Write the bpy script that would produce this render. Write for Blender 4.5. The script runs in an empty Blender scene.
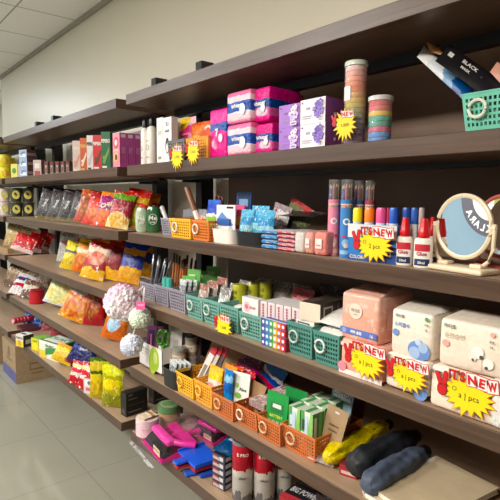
import bpy, bmesh, math, random
from mathutils import Vector, Matrix, noise
R = random.Random(11)
C = bpy.context.scene.collection
H = 1.46                                   # camera height above the floor
YAW, PITCH, ROLL, F = 0.68795975, 0.10132762, 0.0099649, 500.0
rad = math.radians

# ------------------------------------------------------------------ camera maths
_c, _s = math.cos(YAW), math.sin(YAW)
_fw = Vector((-_c, _s, 0)); _rt = Vector((_s, _c, 0)); _up = Vector((0, 0, 1))
FW = _fw*math.cos(PITCH) - _up*math.sin(PITCH)
_u2 = _up*math.cos(PITCH) + _fw*math.sin(PITCH)
RT = _rt*math.cos(ROLL) + _u2*math.sin(ROLL)
UP = _u2*math.cos(ROLL) - _rt*math.sin(ROLL)
CAM = Vector((0, 0, H))

def at(u, v, x=None, y=None, z=None):
    """point of the world seen at a pixel, on a plane of the room"""
    d = FW*F + RT*(u-250) - UP*(v-250)
    if y is not None: t = y/d.y
    elif z is not None: t = (z-H)/d.z
    else: t = x/d.x
    return CAM + d*t

def proj(p):
    q = Vector(p) - CAM; d = q.dot(FW)
    return 250+F*q.dot(RT)/d, 250-F*q.dot(UP)/d

def dist(p): return (Vector(p)-CAM).dot(FW)

S = {k: H+z for k, z in dict(A=.4354, B=.138, C=-.150, D=-.448, E=-.750, F=-1.053).items()}
YF = .97; THK = .042

def pl(sh, u1, u2, vt, y=None, vb=None, dz=0):
    z = S[sh]+dz; u = (u1+u2)/2
    if vb is not None: y = at(u, vb, z=z).y
    p = at(u, vt, y=y)
    vbb = proj((p.x, y, z))[1]; vm = (vt+vbb)/2
    x1 = at(u1, vm, y=y).x; x2 = at(u2, vm, y=y).x
    return (x1+x2)/2, y, x2-x1, p.z-z

def fp(sh, u, wpx, hpx, y=None, vb=None, dz=0):
    z = S[sh]+dz
    if vb is not None: p = at(u, vb, z=z)
    else:
        p = at(u, 197, y=y); p.z = z
    k = dist(p)/F
    return p.x, p.y, wpx*k, hpx*k, math.atan2(-p.x, p.y)

# ------------------------------------------------------------------ materials
def lin(h):
    h = h.lstrip('#'); o = []
    for i in (0, 2, 4):
        a = int(h[i:i+2], 16)/255
        o.append(a/12.92 if a <= .04045 else ((a+.055)/1.055)**2.4)
    return (*o, 1)

_mc = {}
def nt(name):
    m = bpy.data.materials.new(name); m.use_nodes = True
    t = m.node_tree; t.nodes.clear()
    out = t.nodes.new('ShaderNodeOutputMaterial'); b = t.nodes.new('ShaderNodeBsdfPrincipled')
    t.links.new(b.outputs[0], out.inputs[0])
    return m, t, b, out

def c(h, rough=.45, metal=0, coat=0, var=.06):
    """plain plastic / paper / paint with a little procedural unevenness"""
    k = (h, rough, metal, coat, var)
    if k in _mc: return _mc[k]
    m, t, b, _ = nt('paint_'+h)
    tc = t.nodes.new('ShaderNodeTexCoord'); n = t.nodes.new('ShaderNodeTexNoise')
    n.inputs['Scale'].default_value = 30
    t.links.new(tc.outputs['Object'], n.inputs['Vector'])
    r = t.nodes.new('ShaderNodeValToRGB'); col = lin(h)
    r.color_ramp.elements[0].position = .3; r.color_ramp.elements[1].position = .7
    r.color_ramp.elements[0].color = (*[x*(1-var) for x in col[:3]], 1)
    r.color_ramp.elements[1].color = (*[min(1, x*(1+var)) for x in col[:3]], 1)
    t.links.new(n.outputs['Fac'], r.inputs['Fac']); t.links.new(r.outputs[0], b.inputs['Base Color'])
    b.inputs['Roughness'].default_value = rough; b.inputs['Metallic'].default_value = metal
    b.inputs['Coat Weight'].default_value = coat
    _mc[k] = m; return m

def bagmat(key, stops, window=None, rough=.3, vertical=True, speck=None, dist_=.12, bump=.5, detail=.28):
    """printed foil: colour bands bent by noise, a picture of the food in an ellipse, crinkles"""
    if key in _mc: return _mc[key]
    m, t, b, _ = nt('foil_'+key)
    L = t.links.new; N = t.nodes.new
    tc = N('ShaderNodeTexCoord'); sx = N('ShaderNodeSeparateXYZ'); L(tc.outputs['Generated'], sx.inputs[0])
    n = N('ShaderNodeTexNoise'); n.inputs['Scale'].default_value = 3.5; n.inputs['Detail'].default_value = 2
    L(tc.outputs['Generated'], n.inputs['Vector'])
    ma = N('ShaderNodeMath'); ma.operation = 'MULTIPLY_ADD'; L(n.outputs['Fac'], ma.inputs[0])
    ma.inputs[1].default_value = dist_*2; 
    sb = N('ShaderNodeMath'); sb.operation = 'SUBTRACT'; L(sx.outputs['Z' if vertical else 'X'], sb.inputs[0]); sb.inputs[1].default_value = dist_
    L(sb.outputs[0], ma.inputs[2])
    r = N('ShaderNodeValToRGB'); r.color_ramp.interpolation = 'CONSTANT'
    e = r.color_ramp.elements
    e[0].position = stops[0][0]; e[0].color = lin(stops[0][1])
    e[1].position = stops[1][0]; e[1].color = lin(stops[1][1])
    for p, h in stops[2:]:
        q = e.new(p); q.color = lin(h)
    L(ma.outputs[0], r.inputs['Fac']); last = r.outputs[0]
    def mix(fac, a, bcol):
        x = N('ShaderNodeMix'); x.data_type = 'RGBA'; L(fac, x.inputs[0]); L(a, x.inputs[6])
        if isinstance(bcol, str): x.inputs[7].default_value = lin(bcol)
        else: L(bcol, x.inputs[7])
        return x.outputs[2]
    if speck:
        col, sc, th = speck
        v = N('ShaderNodeTexNoise'); v.inputs['Scale'].default_value = sc; L(tc.outputs['Generated'], v.inputs['Vector'])
        g = N('ShaderNodeMath'); g.operation = 'GREATER_THAN'; L(v.outputs['Fac'], g.inputs[0]); g.inputs[1].default_value = th
        last = mix(g.outputs[0], last, col)
    if window:
        cx, cz, rx, rz, c1, c2, sc = window
        vm = N('ShaderNodeMapping'); L(tc.outputs['Generated'], vm.inputs[0])
        vm.inputs['Location'].default_value = (-cx/rx, 0, -cz/rz); vm.inputs['Scale'].default_value = (1/rx, 0, 1/rz)
        ln = N('ShaderNodeVectorMath'); ln.operation = 'LENGTH'; L(vm.outputs[0], ln.inputs[0])
        a2 = N('ShaderNodeMath'); a2.operation = 'ADD'; L(ln.outputs['Value'], a2.inputs[0])
        n3 = N('ShaderNodeMath'); n3.operation = 'MULTIPLY'; L(n.outputs['Fac'], n3.inputs[0]); n3.inputs[1].default_value = .7
        L(n3.outputs[0], a2.inputs[1])
        g = N('ShaderNodeMath'); g.operation = 'LESS_THAN'; L(a2.outputs[0], g.inputs[0]); g.inputs[1].default_value = 1.35
        v = N('ShaderNodeTexVoronoi'); v.inputs['Scale'].default_value = sc; L(tc.outputs['Generated'], v.inputs['Vector'])
        rr = N('ShaderNodeValToRGB'); rr.color_ramp.elements[0].color = lin(c1); rr.color_ramp.elements[1].color = lin(c2)
        rr.color_ramp.elements[1].position = .7
        L(v.outputs['Distance'], rr.inputs['Fac'])
        last = mix(g.outputs[0], last, rr.outputs[0])
    if detail:
        pn = N('ShaderNodeTexNoise'); pn.inputs['Scale'].default_value = 11; pn.inputs['Detail'].default_value = 3; L(tc.outputs['Generated'], pn.inputs['Vector'])
        pm = N('ShaderNodeMapRange'); pm.inputs[1].default_value = .3; pm.inputs[2].default_value = .7; pm.inputs[3].default_value = 1-detail; pm.inputs[4].default_value = 1+detail; L(pn.outputs['Fac'], pm.inputs[0])
        hs = N('ShaderNodeHueSaturation'); hs.inputs['Saturation'].default_value = 1.2; L(pm.outputs[0], hs.inputs['Value']); L(last, hs.inputs['Color']); last = hs.outputs[0]
    L(last, b.inputs['Base Color'])
    b.inputs['Roughness'].default_value = rough; b.inputs['Specular IOR Level'].default_value = .45
    w = N('ShaderNodeTexNoise'); w.inputs['Scale'].default_value = 9; w.inputs['Detail'].default_value = 3; w.inputs['Distortion'].default_value = 1.2
    L(tc.outputs['Generated'], w.inputs['Vector'])
    bp = N('ShaderNodeBump'); bp.inputs['Strength'].default_value = bump; bp.inputs['Distance'].default_value = .01
    L(w.outputs['Fac'], bp.inputs['Height']); L(bp.outputs[0], b.inputs['Normal'])
    _mc[key] = m; return m

def film(key='clear', tint='ffffff', op=.16, rough=.12):
    if ('film', key) in _mc: return _mc['film', key]
    m, t, b, out = nt('film_'+key); L = t.links.new; N = t.nodes.new
    t.nodes.remove(b)
    tr = N('ShaderNodeBsdfTransparent'); tr.inputs[0].default_value = lin(tint)
    gl = N('ShaderNodeBsdfPrincipled'); gl.inputs['Base Color'].default_value = lin('f2f2f2'); gl.inputs['Roughness'].default_value = rough
    tc = N('ShaderNodeTexCoord'); n = N('ShaderNodeTexNoise'); n.inputs['Scale'].default_value = 28; n.inputs['Detail'].default_value = 3; n.inputs['Distortion'].default_value = 1
    L(tc.outputs['Object'], n.inputs['Vector'])
    r = N('ShaderNodeMapRange'); r.inputs[1].default_value = .35; r.inputs[2].default_value = .75
    r.inputs[3].default_value = op*.35; r.inputs[4].default_value = op*2.2
    L(n.outputs['Fac'], r.inputs[0])
    bp = N('ShaderNodeBump'); bp.inputs['Strength'].default_value = .5; bp.inputs['Distance'].default_value = .01; L(n.outputs['Fac'], bp.inputs['Height']); L(bp.outputs[0], gl.inputs['Normal'])
    mx = N('ShaderNodeMixShader'); L(r.outputs[0], mx.inputs[0]); L(tr.outputs[0], mx.inputs[1]); L(gl.outputs[0], mx.inputs[2])
    L(mx.outputs[0], out.inputs[0]); _mc['film', key] = m; return m

def wood(key, a, b2, rough=.42, sc=(1.2, 30, 30)):
    m, t, b, _ = nt('laminate_'+key); L = t.links.new; N = t.nodes.new
    tc = N('ShaderNodeTexCoord'); mp = N('ShaderNodeMapping'); mp.inputs['Scale'].default_value = sc
    L(tc.outputs['Object'], mp.inputs[0])
    n = N('ShaderNodeTexNoise'); n.inputs['Scale'].default_value = 3; n.inputs['Detail'].default_value = 5; n.inputs['Distortion'].default_value = .6
    L(mp.outputs[0], n.inputs['Vector'])
    r = N('ShaderNodeValToRGB'); r.color_ramp.elements[0].position = .32; r.color_ramp.elements[1].position = .68
    r.color_ramp.elements[0].color = lin(a); r.color_ramp.elements[1].color = lin(b2)
    L(n.outputs['Fac'], r.inputs['Fac']); L(r.outputs[0], b.inputs['Base Color'])
    b.inputs['Roughness'].default_value = rough
    bp = N('ShaderNodeBump'); bp.inputs['Strength'].default_value = .08; L(n.outputs['Fac'], bp.inputs['Height']); L(bp.outputs[0], b.inputs['Normal'])
    return m

# ------------------------------------------------------------------ mesh builder
_tc = {}
def text_mesh(s, bold=0):
    k = (s, bold)
    if k not in _tc:
        cu = bpy.data.curves.new('lettering', 'FONT'); cu.body = s; cu.size = 1; cu.resolution_u = 2
        cu.offset = bold; cu.align_x = 'CENTER'
        o = bpy.data.objects.new('lettering', cu); C.objects.link(o)
        dg = bpy.context.evaluated_depsgraph_get()
        me = bpy.data.meshes.new_from_object(o.evaluated_get(dg))
        vs = [v.co.copy() for v in me.vertices]; fs = [tuple(p.vertices) for p in me.polygons]
        bpy.data.objects.remove(o); bpy.data.curves.remove(cu); bpy.data.meshes.remove(me)
        if vs:
            x0 = min(v.x for v in vs); x1 = max(v.x for v in vs); y0 = min(v.y for v in vs); y1 = max(v.y for v in vs)
            vs = [((v.x-(x0+x1)/2)/(y1-y0), (v.y-(y0+y1)/2)/(y1-y0)) for v in vs]
        _tc[k] = (vs, fs)
    return _tc[k]

class MB:
    def __init__(s): s.v = []; s.f = []; s.m = []; s.mats = []; s.M = Matrix()
    def mi(s, m):
        if m not in s.mats: s.mats.append(m)
        return s.mats.index(m)
    def add(s, vs, fs, m):
        o = len(s.v); i = s.mi(m)
        s.v += [tuple(s.M @ Vector(q)) for q in vs]
        s.f += [tuple(o+k for k in f) for f in fs]; s.m += [i]*len(fs)
        return s
    def box(s, x0, x1, y0, y1, z0, z1, m, ms=None, mt=None):
        v = [(x0,y0,z0),(x1,y0,z0),(x1,y1,z0),(x0,y1,z0),(x0,y0,z1),(x1,y0,z1),(x1,y1,z1),(x0,y1,z1)]
        s.add(v, [(0,1,5,4),(2,3,7,6)], m); s.add(v, [(1,2,6,5),(3,0,4,7)], ms or m); s.add(v, [(4,5,6,7),(3,2,1,0)], mt or ms or m)
        return s
    def rbox(s, x0, x1, y0, y1, z0, z1, r, m, puff=0, wob=0, seed=0):
        cx, cy, cz = (x0+x1)/2, (y0+y1)/2, (z0+z1)/2; hs = Vector(((x1-x0)/2, (y1-y0)/2, (z1-z0)/2)); r = min(r, min(hs)*.98)
        def line(h): return [-h, -h+.4*r, -h+r] + [(-h+r)*(1-k/4)+(h-r)*k/4 for k in (1,2,3)] + [h-r, h-.4*r, h]
        for ax in range(3):
            a, b = (ax+1)%3, (ax+2)%3; la, lb = line(hs[a]), line(hs[b]); n = len(la)
            for sg in (-1, 1):
                vs = []
                for i in range(n):
                    for j in range(n):
                        p = Vector((0,0,0)); p[ax] = sg*hs[ax]; p[a] = la[i]; p[b] = lb[j]
                        q = Vector([max(-hs[k]+r, min(hs[k]-r, p[k])) for k in range(3)])
                        d = p-q
                        if d.length > 1e-9: p = q+d.normalized()*r
                        if puff and ax == 1: p.y += sg*puff*math.cos(p.x/hs.x*1.5)*math.cos(p.z/hs.z*1.5)
                        if wob: p += noise.noise_vector(p*18+Vector((seed,seed*2,0)))*wob
                        vs.append(p+Vector((cx,cy,cz)))
                fs = [(i*n+j, (i+1)*n+j, (i+1)*n+j+1, i*n+j+1) for i in range(n-1) for j in range(n-1)]
                if sg < 0: fs = [f[::-1] for f in fs]
                s.add(vs, fs, m)
        return s
    def lathe(s, prof, m, n=20, cx=0, cy=0, sx=1, sy=1):
        vs = []; k = len(prof)
        for r, z in prof:
            for i in range(n):
                a = 2*math.pi*i/n; vs.append((cx+r*sx*math.cos(a), cy+r*sy*math.sin(a), z))
        fs = [(j*n+i, j*n+(i+1)%n, (j+1)*n+(i+1)%n, (j+1)*n+i) for j in range(k-1) for i in range(n)]
        if prof[0][0] > 1e-6: fs.append(tuple(range(n))[::-1])
        if prof[-1][0] > 1e-6: fs.append(tuple((k-1)*n+i for i in range(n)))
        return s.add(vs, fs, m)
    def tube(s, pts, r, m, n=8, closed=False):
        pts = [Vector(p) for p in pts]; vs = []; k = len(pts)
        rs = r if isinstance(r, (list, tuple)) else [r]*k
        for i, p in enumerate(pts):
            if closed: d = pts[(i+1)%k]-pts[i-1]
            else: d = pts[min(i+1,k-1)]-pts[max(i-1,0)]
            d.normalize(); a = d.orthogonal() if abs(d.z) > .99 else d.cross(Vector((0,0,1))); a.normalize(); b = d.cross(a)
            for j in range(n):
                t = 2*math.pi*j/n; vs.append(p+(a*math.cos(t)+b*math.sin(t))*rs[i])
        fs = [(i*n+j, i*n+(j+1)%n, ((i+1)%k)*n+(j+1)%n, ((i+1)%k)*n+j) for i in range(k if closed else k-1) for j in range(n)]
        if not closed: fs += [tuple(range(n))[::-1], tuple((k-1)*n+j for j in range(n))]
        return s.add(vs, fs, m)
    def ring(s, ctr, R_, r, m, ax='y', n=20, ez=1):
        p = []
        for i in range(n):
            a = 2*math.pi*i/n
            p.append((ctr[0]+R_*math.cos(a), ctr[1], ctr[2]+R_*ez*math.sin(a)) if ax == 'y' else (ctr[0]+R_*math.cos(a), ctr[1]+R_*math.sin(a), ctr[2]))
        return s.tube(p, r, m, 6, True)
    def plate(s, pts, y0, y1, m):
        """extruded outline, pts in x,z, facing -y at y0"""
        n = len(pts); vs = [(x, y0, z) for x, z in pts]+[(x, y1, z) for x, z in pts]
        return s.add(vs, [tuple(range(n)), tuple(range(2*n-1, n-1, -1))]+[(i, n+i, n+(i+1)%n, (i+1)%n) for i in range(n)], m)
    def text(s, tx, x, z, h, m, y=0, bold=.02, maxw=None, rot=0, fn=None):
        vs, fs = text_mesh(tx, bold)
        if not vs: return s
        w = max(abs(v[0]) for v in vs)*2*h; k = min(1, maxw/w) if maxw else 1
        ca, sa = math.cos(rot), math.sin(rot); o = []
        for a, b in vs:
            a *= h*k; b *= h; px, pz = x+a*ca-b*sa, z+a*sa+b*ca
            o.append((px, y if fn is None else fn(px, pz), pz))
        return s.add(o, fs, m)
    def deco(s, dec, W, Hh, frame=Matrix()):
        """printed marks on a flat face: x in 0..1 of W, z in 0..1 of Hh, face looks to -y"""
        M0 = s.M.copy(); s.M = M0 @ frame; lay = .0005
        for d in dec:
            lay += .00025; k = d[0]
            if k == 'r':
                x0, x1, z0, z1 = d[1]*W, d[2]*W, d[3]*Hh, d[4]*Hh
                s.add([(x0,-lay,z0),(x1,-lay,z0),(x1,-lay,z1),(x0,-lay,z1)], [(0,1,2,3)], d[5])
            elif k == 'd':
                r = d[3]*W; n = 18; e = d[5] if len(d) > 5 else 1
                s.add([(d[1]*W+r*math.cos(2*math.pi*i/n), -lay, d[2]*Hh+r*e*math.sin(2*math.pi*i/n)) for i in range(n)], [tuple(range(n))], d[4])
            elif k == 'p':
                s.add([(a*W, -lay, b*Hh) for a, b in d[1]], [tuple(range(len(d[1])))], d[2])
            elif k == 't':
                s.text(d[1], d[2]*W, d[3]*Hh, d[4]*Hh, d[5], -lay, d[6] if len(d) > 6 else .02, maxw=(d[7] if len(d) > 7 else .9)*W, rot=d[8] if len(d) > 8 else 0)
        s.M = M0; return s
    def build(s, name, parent=None, loc=(0,0,0), rot=(0,0,0), bevel=0, sharp=38):
        me = bpy.data.meshes.new(name); me.from_pydata(s.v, [], s.f)
        for m in s.mats: me.materials.append(m)
        for p, i in zip(me.polygons, s.m): p.material_index = i; p.use_smooth = True
        bm = bmesh.new(); bm.from_mesh(me); bmesh.ops.remove_doubles(bm, verts=bm.verts, dist=1e-5)
        for e in bm.edges:
            e.smooth = not (len(e.link_faces) != 2 or e.calc_face_angle(4) > rad(sharp))
        bm.to_mesh(me); bm.free()
        o = bpy.data.objects.new(name, me); C.objects.link(o); o.location = loc; o.rotation_euler = rot
        if parent: o.parent = parent
        if bevel:
            b = o.modifiers.new('bevel', 'BEVEL'); b.width = bevel; b.segments = 2; b.limit_method = 'ANGLE'
        return o

def tag(o, label, cat, group=None, kind=None):
    if label: o['label'] = label
    if cat: o['category'] = cat
    if group: o['group'] = group
    if kind: o['kind'] = kind
    return o
def thing(name, label, cat, loc, rz=0, group=None, lean=0, roll=0):
    o = bpy.data.objects.new(name, None); o.empty_display_size = .02; C.objects.link(o)
    o.location = loc; o.rotation_euler = (-lean, roll, rz)
    return tag(o, label, cat, group)
SIDE = lambda w, d: Matrix(((0,-1,0,w/2),(1,0,0,-d/2),(0,0,1,0),(0,0,0,1)))       # onto the +x face
FRONT = lambda w, d: Matrix.Translation((-w/2, -d/2, 0))
TOP = lambda w, d, h: Matrix(((1,0,0,-w/2),(0,0,1,-d/2),(0,-1,0,h),(0,0,0,1)))
# ------------------------------------------------------------------ kinds of goods
def carton(name, label, cat, loc, dims, mats, rz=0, f=(), sd=(), tp=(), group=None, lean=0, roll=0, bevel=.0012):
    w, d, h = dims; b = MB()
    b.box(-w/2, w/2, -d/2, d/2, 0, h, mats[0], mats[1] if len(mats) > 1 else None, mats[2] if len(mats) > 2 else None)
    b.deco(f, w, h, FRONT(w, d)); b.deco(sd, d, h, SIDE(w, d)); b.deco(tp, w, d, TOP(w, d, h))
    o = b.build(name, None, loc, (-lean, roll, rz))
    return tag(o, label, cat, group)

def bag(name, label, cat, loc, w, h, t, mat, rz=0, lean=0, roll=0, group=None, txt=(), fin=.05, wob=.05, seal=None):
    """pillow pouch with crimped ends"""
    b = MB(); nu, nv = 12, 14; sd = R.random()*50
    def th(x, z):
        u = min(1, abs(x)/(w/2)); q = min(1, max(0, (z/h-fin)/(1-2*fin)))
        return t/2*max(0, 1-u**3)**.7*max(0, math.sin(math.pi*q))**.55
    def pt(x, z, sg):
        n = noise.noise(Vector((x/w*2.6, z/h*2.6+sg, sd)))*wob*t*2 + noise.noise(Vector((x/w*7, z/h*7+sg, sd)))*wob*t
        k = th(x, z); squeeze = 1-.07*math.sin(math.pi*min(1, max(0, z/h)))
        return (x*squeeze, sg*k+n*min(1, k/(t*.15+1e-9)), z)
    for sg in (-1, 1):
        vs = [pt(-w/2+w*i/nu, h*j/nv, sg) for j in range(nv+1) for i in range(nu+1)]
        fs = [(j*(nu+1)+i, j*(nu+1)+i+1, (j+1)*(nu+1)+i+1, (j+1)*(nu+1)+i) for j in range(nv) for i in range(nu)]
        if sg > 0: fs = [q[::-1] for q in fs]
        b.add(vs, fs, mat)
    for (tx, x, z, hh, m, *rest) in txt:
        rot = rest[0] if rest else 0
        b.text(tx, x*w, z*h, hh*h, m, bold=.03, maxw=(.85*w if not rot else .85*h), rot=rot, fn=lambda px, pz: pt(px, pz, -1)[1]-.0015)
    o = b.build(name, None, loc, (-lean, roll, rz), sharp=60)
    return tag(o, label, cat, group)

def pack(name, label, cat, loc, dims, mat, rz=0, f=(), sd=(), group=None, r=.012, puff=.004, gusset=0, filmm=None):
    """soft rectangular pack"""
    w, d, h = dims; t = thing(name, label, cat, loc, rz, group)
    b = MB(); b.rbox(-w/2, w/2, -d/2, d/2, .0018, h-.0005, r, mat, puff, .0012, R.random()*9)
    if gusset:
        b.add([(-w*.47,-d*.4,h-.001),(w*.47,-d*.4,h-.001),(w*.47,d*.4,h-.001),(-w*.47,d*.4,h-.001),(-w*.36,0,h+gusset),(w*.36,0,h+gusset)],
              [(0,1,5,4),(2,3,4,5),(1,2,5),(3,0,4)], mat)
    b.build('wrapper', t, sharp=50)
    if f or sd:
        p = MB(); M = FRONT(w, d); M.translation.y -= puff+.0012
        p.deco(f, w, h, M)
        M2 = SIDE(w, d); M2.translation.x += .0016; p.deco(sd, d, h, M2)
        p.build('printed_front', t)
    return t

def basket(label, sh, u1, u2, vt, mat, y=None, vb=None, depth=.1, group=None, ring=True, ringmat=None, rz=0, h=None, w=None, name='basket', nx=9, nz=6):
    x, yy, ww, hh = pl(sh, u1, u2, vt, y, vb); w = w or ww; h = h or hh; d = depth; z0 = S[sh]
    t = thing(name, label, 'basket', (x+math.sin(rz)*-d/2, yy+d/2, z0+.0022), rz, group)
    b = MB(); k = .86; th = .0022
    def wall(p0, p1, q0, q1, n, m):
        # p bottom edge, q top edge ; grid with square holes
        p0, p1, q0, q1 = map(Vector, (p0, p1, q0, q1)); N = 2*n+1; Mz = 2*m+3
        zs = [0, .12]+[.12+.74*(j+1)/(2*m) for j in range(2*m)]+[1] if False else None
        vs = []
        xs = [0]
        fx = [.8 if i%2 == 0 else 1.1 for i in range(N)]; fx[0] = fx[-1] = 1.2; s_ = sum(fx)
        for q in fx: xs.append(xs[-1]+q/s_)
        fz = [1.4]+[1.1, .8]*m; fz[-1] = 1.4; sz = sum(fz); zs = [0]
        for q in fz: zs.append(zs[-1]+q/sz)
        for zz in zs:
            for xx in xs:
                vs.append((p0*(1-xx)+p1*xx)*(1-zz)+(q0*(1-xx)+q1*xx)*zz)
        W = len(xs); fs = []
        for j in range(len(zs)-1):
            for i in range(W-1):
                if i%2 == 1 and j%2 == 1: continue
                fs.append((j*W+i, j*W+i+1, (j+1)*W+i+1, (j+1)*W+i))
        b.add(vs, fs, mat)
    W2, D2 = w/2, d/2; a, e = W2*k, D2*.9
    nd = max(4, int(nx*d/w))
    wall((-a,-e,0),(a,-e,0),(-W2,-D2,h),(W2,-D2,h), nx, nz)
    wall((a,-e,0),(a,e,0),(W2,-D2,h),(W2,D2,h), nd, nz)
    wall((a,e,0),(-a,e,0),(W2,D2,h),(-W2,D2,h), nx, nz)
    wall((-a,e,0),(-a,-e,0),(-W2,D2,h),(-W2,-D2,h), nd, nz)
    b.add([(-a,-e,0),(a,-e,0),(a,e,0),(-a,e,0)], [(0,1,2,3)], mat)
    o = b.build('basket_body', t)
    so = o.modifiers.new('solidify', 'SOLIDIFY'); so.thickness = th; so.offset = 0
    rm = MB(); rm.tube([(-W2,-D2,h),(W2,-D2,h),(W2,D2,h),(-W2,D2,h)], .0028, mat, 6, True); rm.build('rim', t)
    if ring:
        rr = min(.017, h*.24); g = MB(); g.ring((-w*.2, -D2-.004, h*.58), rr, .0032, ringmat or c('e6e0d2')); g.build('tag_ring', t)
    t['_'] = 0; del t['_']
    return t, (x, yy, w, h, d)

def tub(name, label, sh, u1, u2, vt, mat, y, depth=.09, group=None):
    x, yy, w, h = pl(sh, u1, u2, vt, y); t = thing(name, label, 'tub', (x, yy+depth/2, S[sh]+.0005), 0, group)
    b = MB(); W2, D2 = w/2, depth/2; k = .92
    def loop(s_, z): 
        o = []
        for i in range(32):
            a = 2*math.pi*i/32; ca, sa = math.cos(a), math.sin(a)
            o.append((W2*s_*math.copysign(abs(ca)**.5, ca), D2*s_*math.copysign(abs(sa)**.5, sa), z))
        return o
    L = [loop(k, 0), loop(1, h), loop(.955, h), loop(k*.95, .003)]; vs = sum(L, [])
    fs = [(j*32+i, j*32+(i+1)%32, (j+1)*32+(i+1)%32, (j+1)*32+i) for j in range(3) for i in range(32)]+[tuple(range(32))[::-1], tuple(96+i for i in range(32))]
    b.add(vs, fs, mat); b.build('tub_body', t)
    r = MB(); r.tube(loop(1.0, h), .0018, mat, 6, True); r.build('rim', t)
    return t, (x, yy, w, h, depth)

RED = c('d01822', .4); DKRED = c('7a0a12', .5); YEL = c('f4dc10', .4); ORG = c('e88818', .4); BLK = c('15130f', .5); WHT = c('f2f0ec', .45)
def price_tag(label, loc, w, rz=0, lean=0, big=False, words='1 pcs', group='starburst price tags'):
    """yellow starburst price card with a red hand and an IT'S NEW banner; facing -y, centre of the burst at its origin"""
    t = thing('price_tag', label, 'price tag', loc, rz, group, lean)
    n = 17; rr = random.Random(int(w*1e5)); rz_ = .36 if big else .6
    def burst(sc, gr):
        o = []
        for i in range(n):
            for q, k in ((0, 1.0), (.5, .66 if big else .62)):
                a = 2*math.pi*(i+q)/n+.1; e = k*(.92+.16*((i*7)%5)/4) if q == 0 else k
                o.append((.5*w*(e*sc)*math.cos(a), rz_*w*(e*sc)*math.sin(a)))
        return o
    b = MB(); b.plate(burst(1.05, 0), -.001, .001, ORG if big else c('d8a810')); b.plate(burst(.98, 0), -.0018, -.001, YEL); b.build('starburst', t)
    hd = MB()
    for g, m, y in ((1.0, DKRED, -.0026), (.84, RED, -.0032)):
        def cap(x, z, ang, l, r, y=y, m=m, g=g):
            pts = []; r *= g; l *= 1+.0*g
            for i in range(9): a = math.pi*i/8; pts.append((r*math.cos(a), l+r*math.sin(a)))
            for i in range(9): a = math.pi+math.pi*i/8; pts.append((r*math.cos(a), r*math.sin(a)))
            ca, sa = math.cos(ang), math.sin(ang)
            hd.plate([(x+p*ca-q*sa, z+p*sa+q*ca) for p, q in pts], y, y+.0006, m)
        hx, hz = (-.46*w, .08*w) if big else (-.44*w, .16*w)
        cap(hx, hz-.11*w, 0, .05*w, .095*w); cap(hx-.04*w, hz+.03*w, .38, .15*w, .046*w); cap(hx+.035*w, hz+.04*w, -.12, .17*w, .046*w); cap(hx+.06*w, hz-.08*w, 1.1, .08*w, .036*w, y-.0007, m, g)
    hd.build('hand_sign', t)
    bn = MB(); bz = .30*w if big else .36*w
    if big:
        for k, m, y in ((.05, DKRED, -.0028), (.012, RED, -.0036)): bn.text("IT'S", -.2*w, bz+.01*w, .19*w, m, y, k, maxw=.3*w)
        x0 = .07*w
    else: x0 = -.06*w
    for i, ch in enumerate('NEW'):
        xx = x0+i*.17*w; s_ = .092*w; zz = bz-.01*w*i
        M0 = bn.M.copy(); bn.M = M0 @ Matrix.Translation((xx, 0, zz)) @ Matrix.Rotation(rad((-6, 5, -8)[i]), 4, 'Y')
        bn.box(-s_*1.12, s_*1.12, -.0028, -.0016, -s_*1.3, s_*1.3, RED); bn.box(-s_, s_, -.0034, -.0028, -s_*1.16, s_*1.16, WHT)
        bn.text(ch, 0, 0, s_*1.75, RED, -.004, .05, maxw=s_*1.7); bn.M = M0
    bn.build('new_banner', t)
    hw = MB(); hw.text(words, .02*w, -.03*w, .13*w, BLK, -.0024, 0, maxw=.52*w)
    if big: hw.ring((-.24*w, -.0024, .07*w), .035*w, .004*w, BLK, n=12)
    hw.build('handwriting', t)
    return t

def stick(name, label, cat, p0, p1, r, m, m2=None, cut=.8, group=None):
    p0, p1 = Vector(p0), Vector(p1); d = p1-p0
    t = thing(name, label, cat, p0, 0, group)
    b = MB(); b.tube([Vector((0,0,0)), d*cut], r, m, 8); b.build('shaft', t)
    e = MB(); e.tube([d*cut, d*.97, d], [r*1.08, r*1.02, r*.5], m2 or m, 8); e.build('tip', t)
    return t

def card(name, label, cat, loc, w, h, mat, rz=0, lean=0, roll=0, f=(), t=.004, bubble=None, group=None):
    o = thing(name, label, cat, loc, rz, group, lean, roll)
    b = MB(); b.box(-w/2, w/2, -t/2, t/2, 0, h, mat); b.deco(f, w, h, FRONT(w, t)); b.build('backing_card', o)
    if bubble:
        x0, x1, z0, z1, d, m = bubble
        q = MB(); q.rbox((x0-.5)*w, (x1-.5)*w, -t/2-d, -t/2-.0015, z0*h, z1*h, d*.45, m); q.build('contents', o)
    return o

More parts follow.
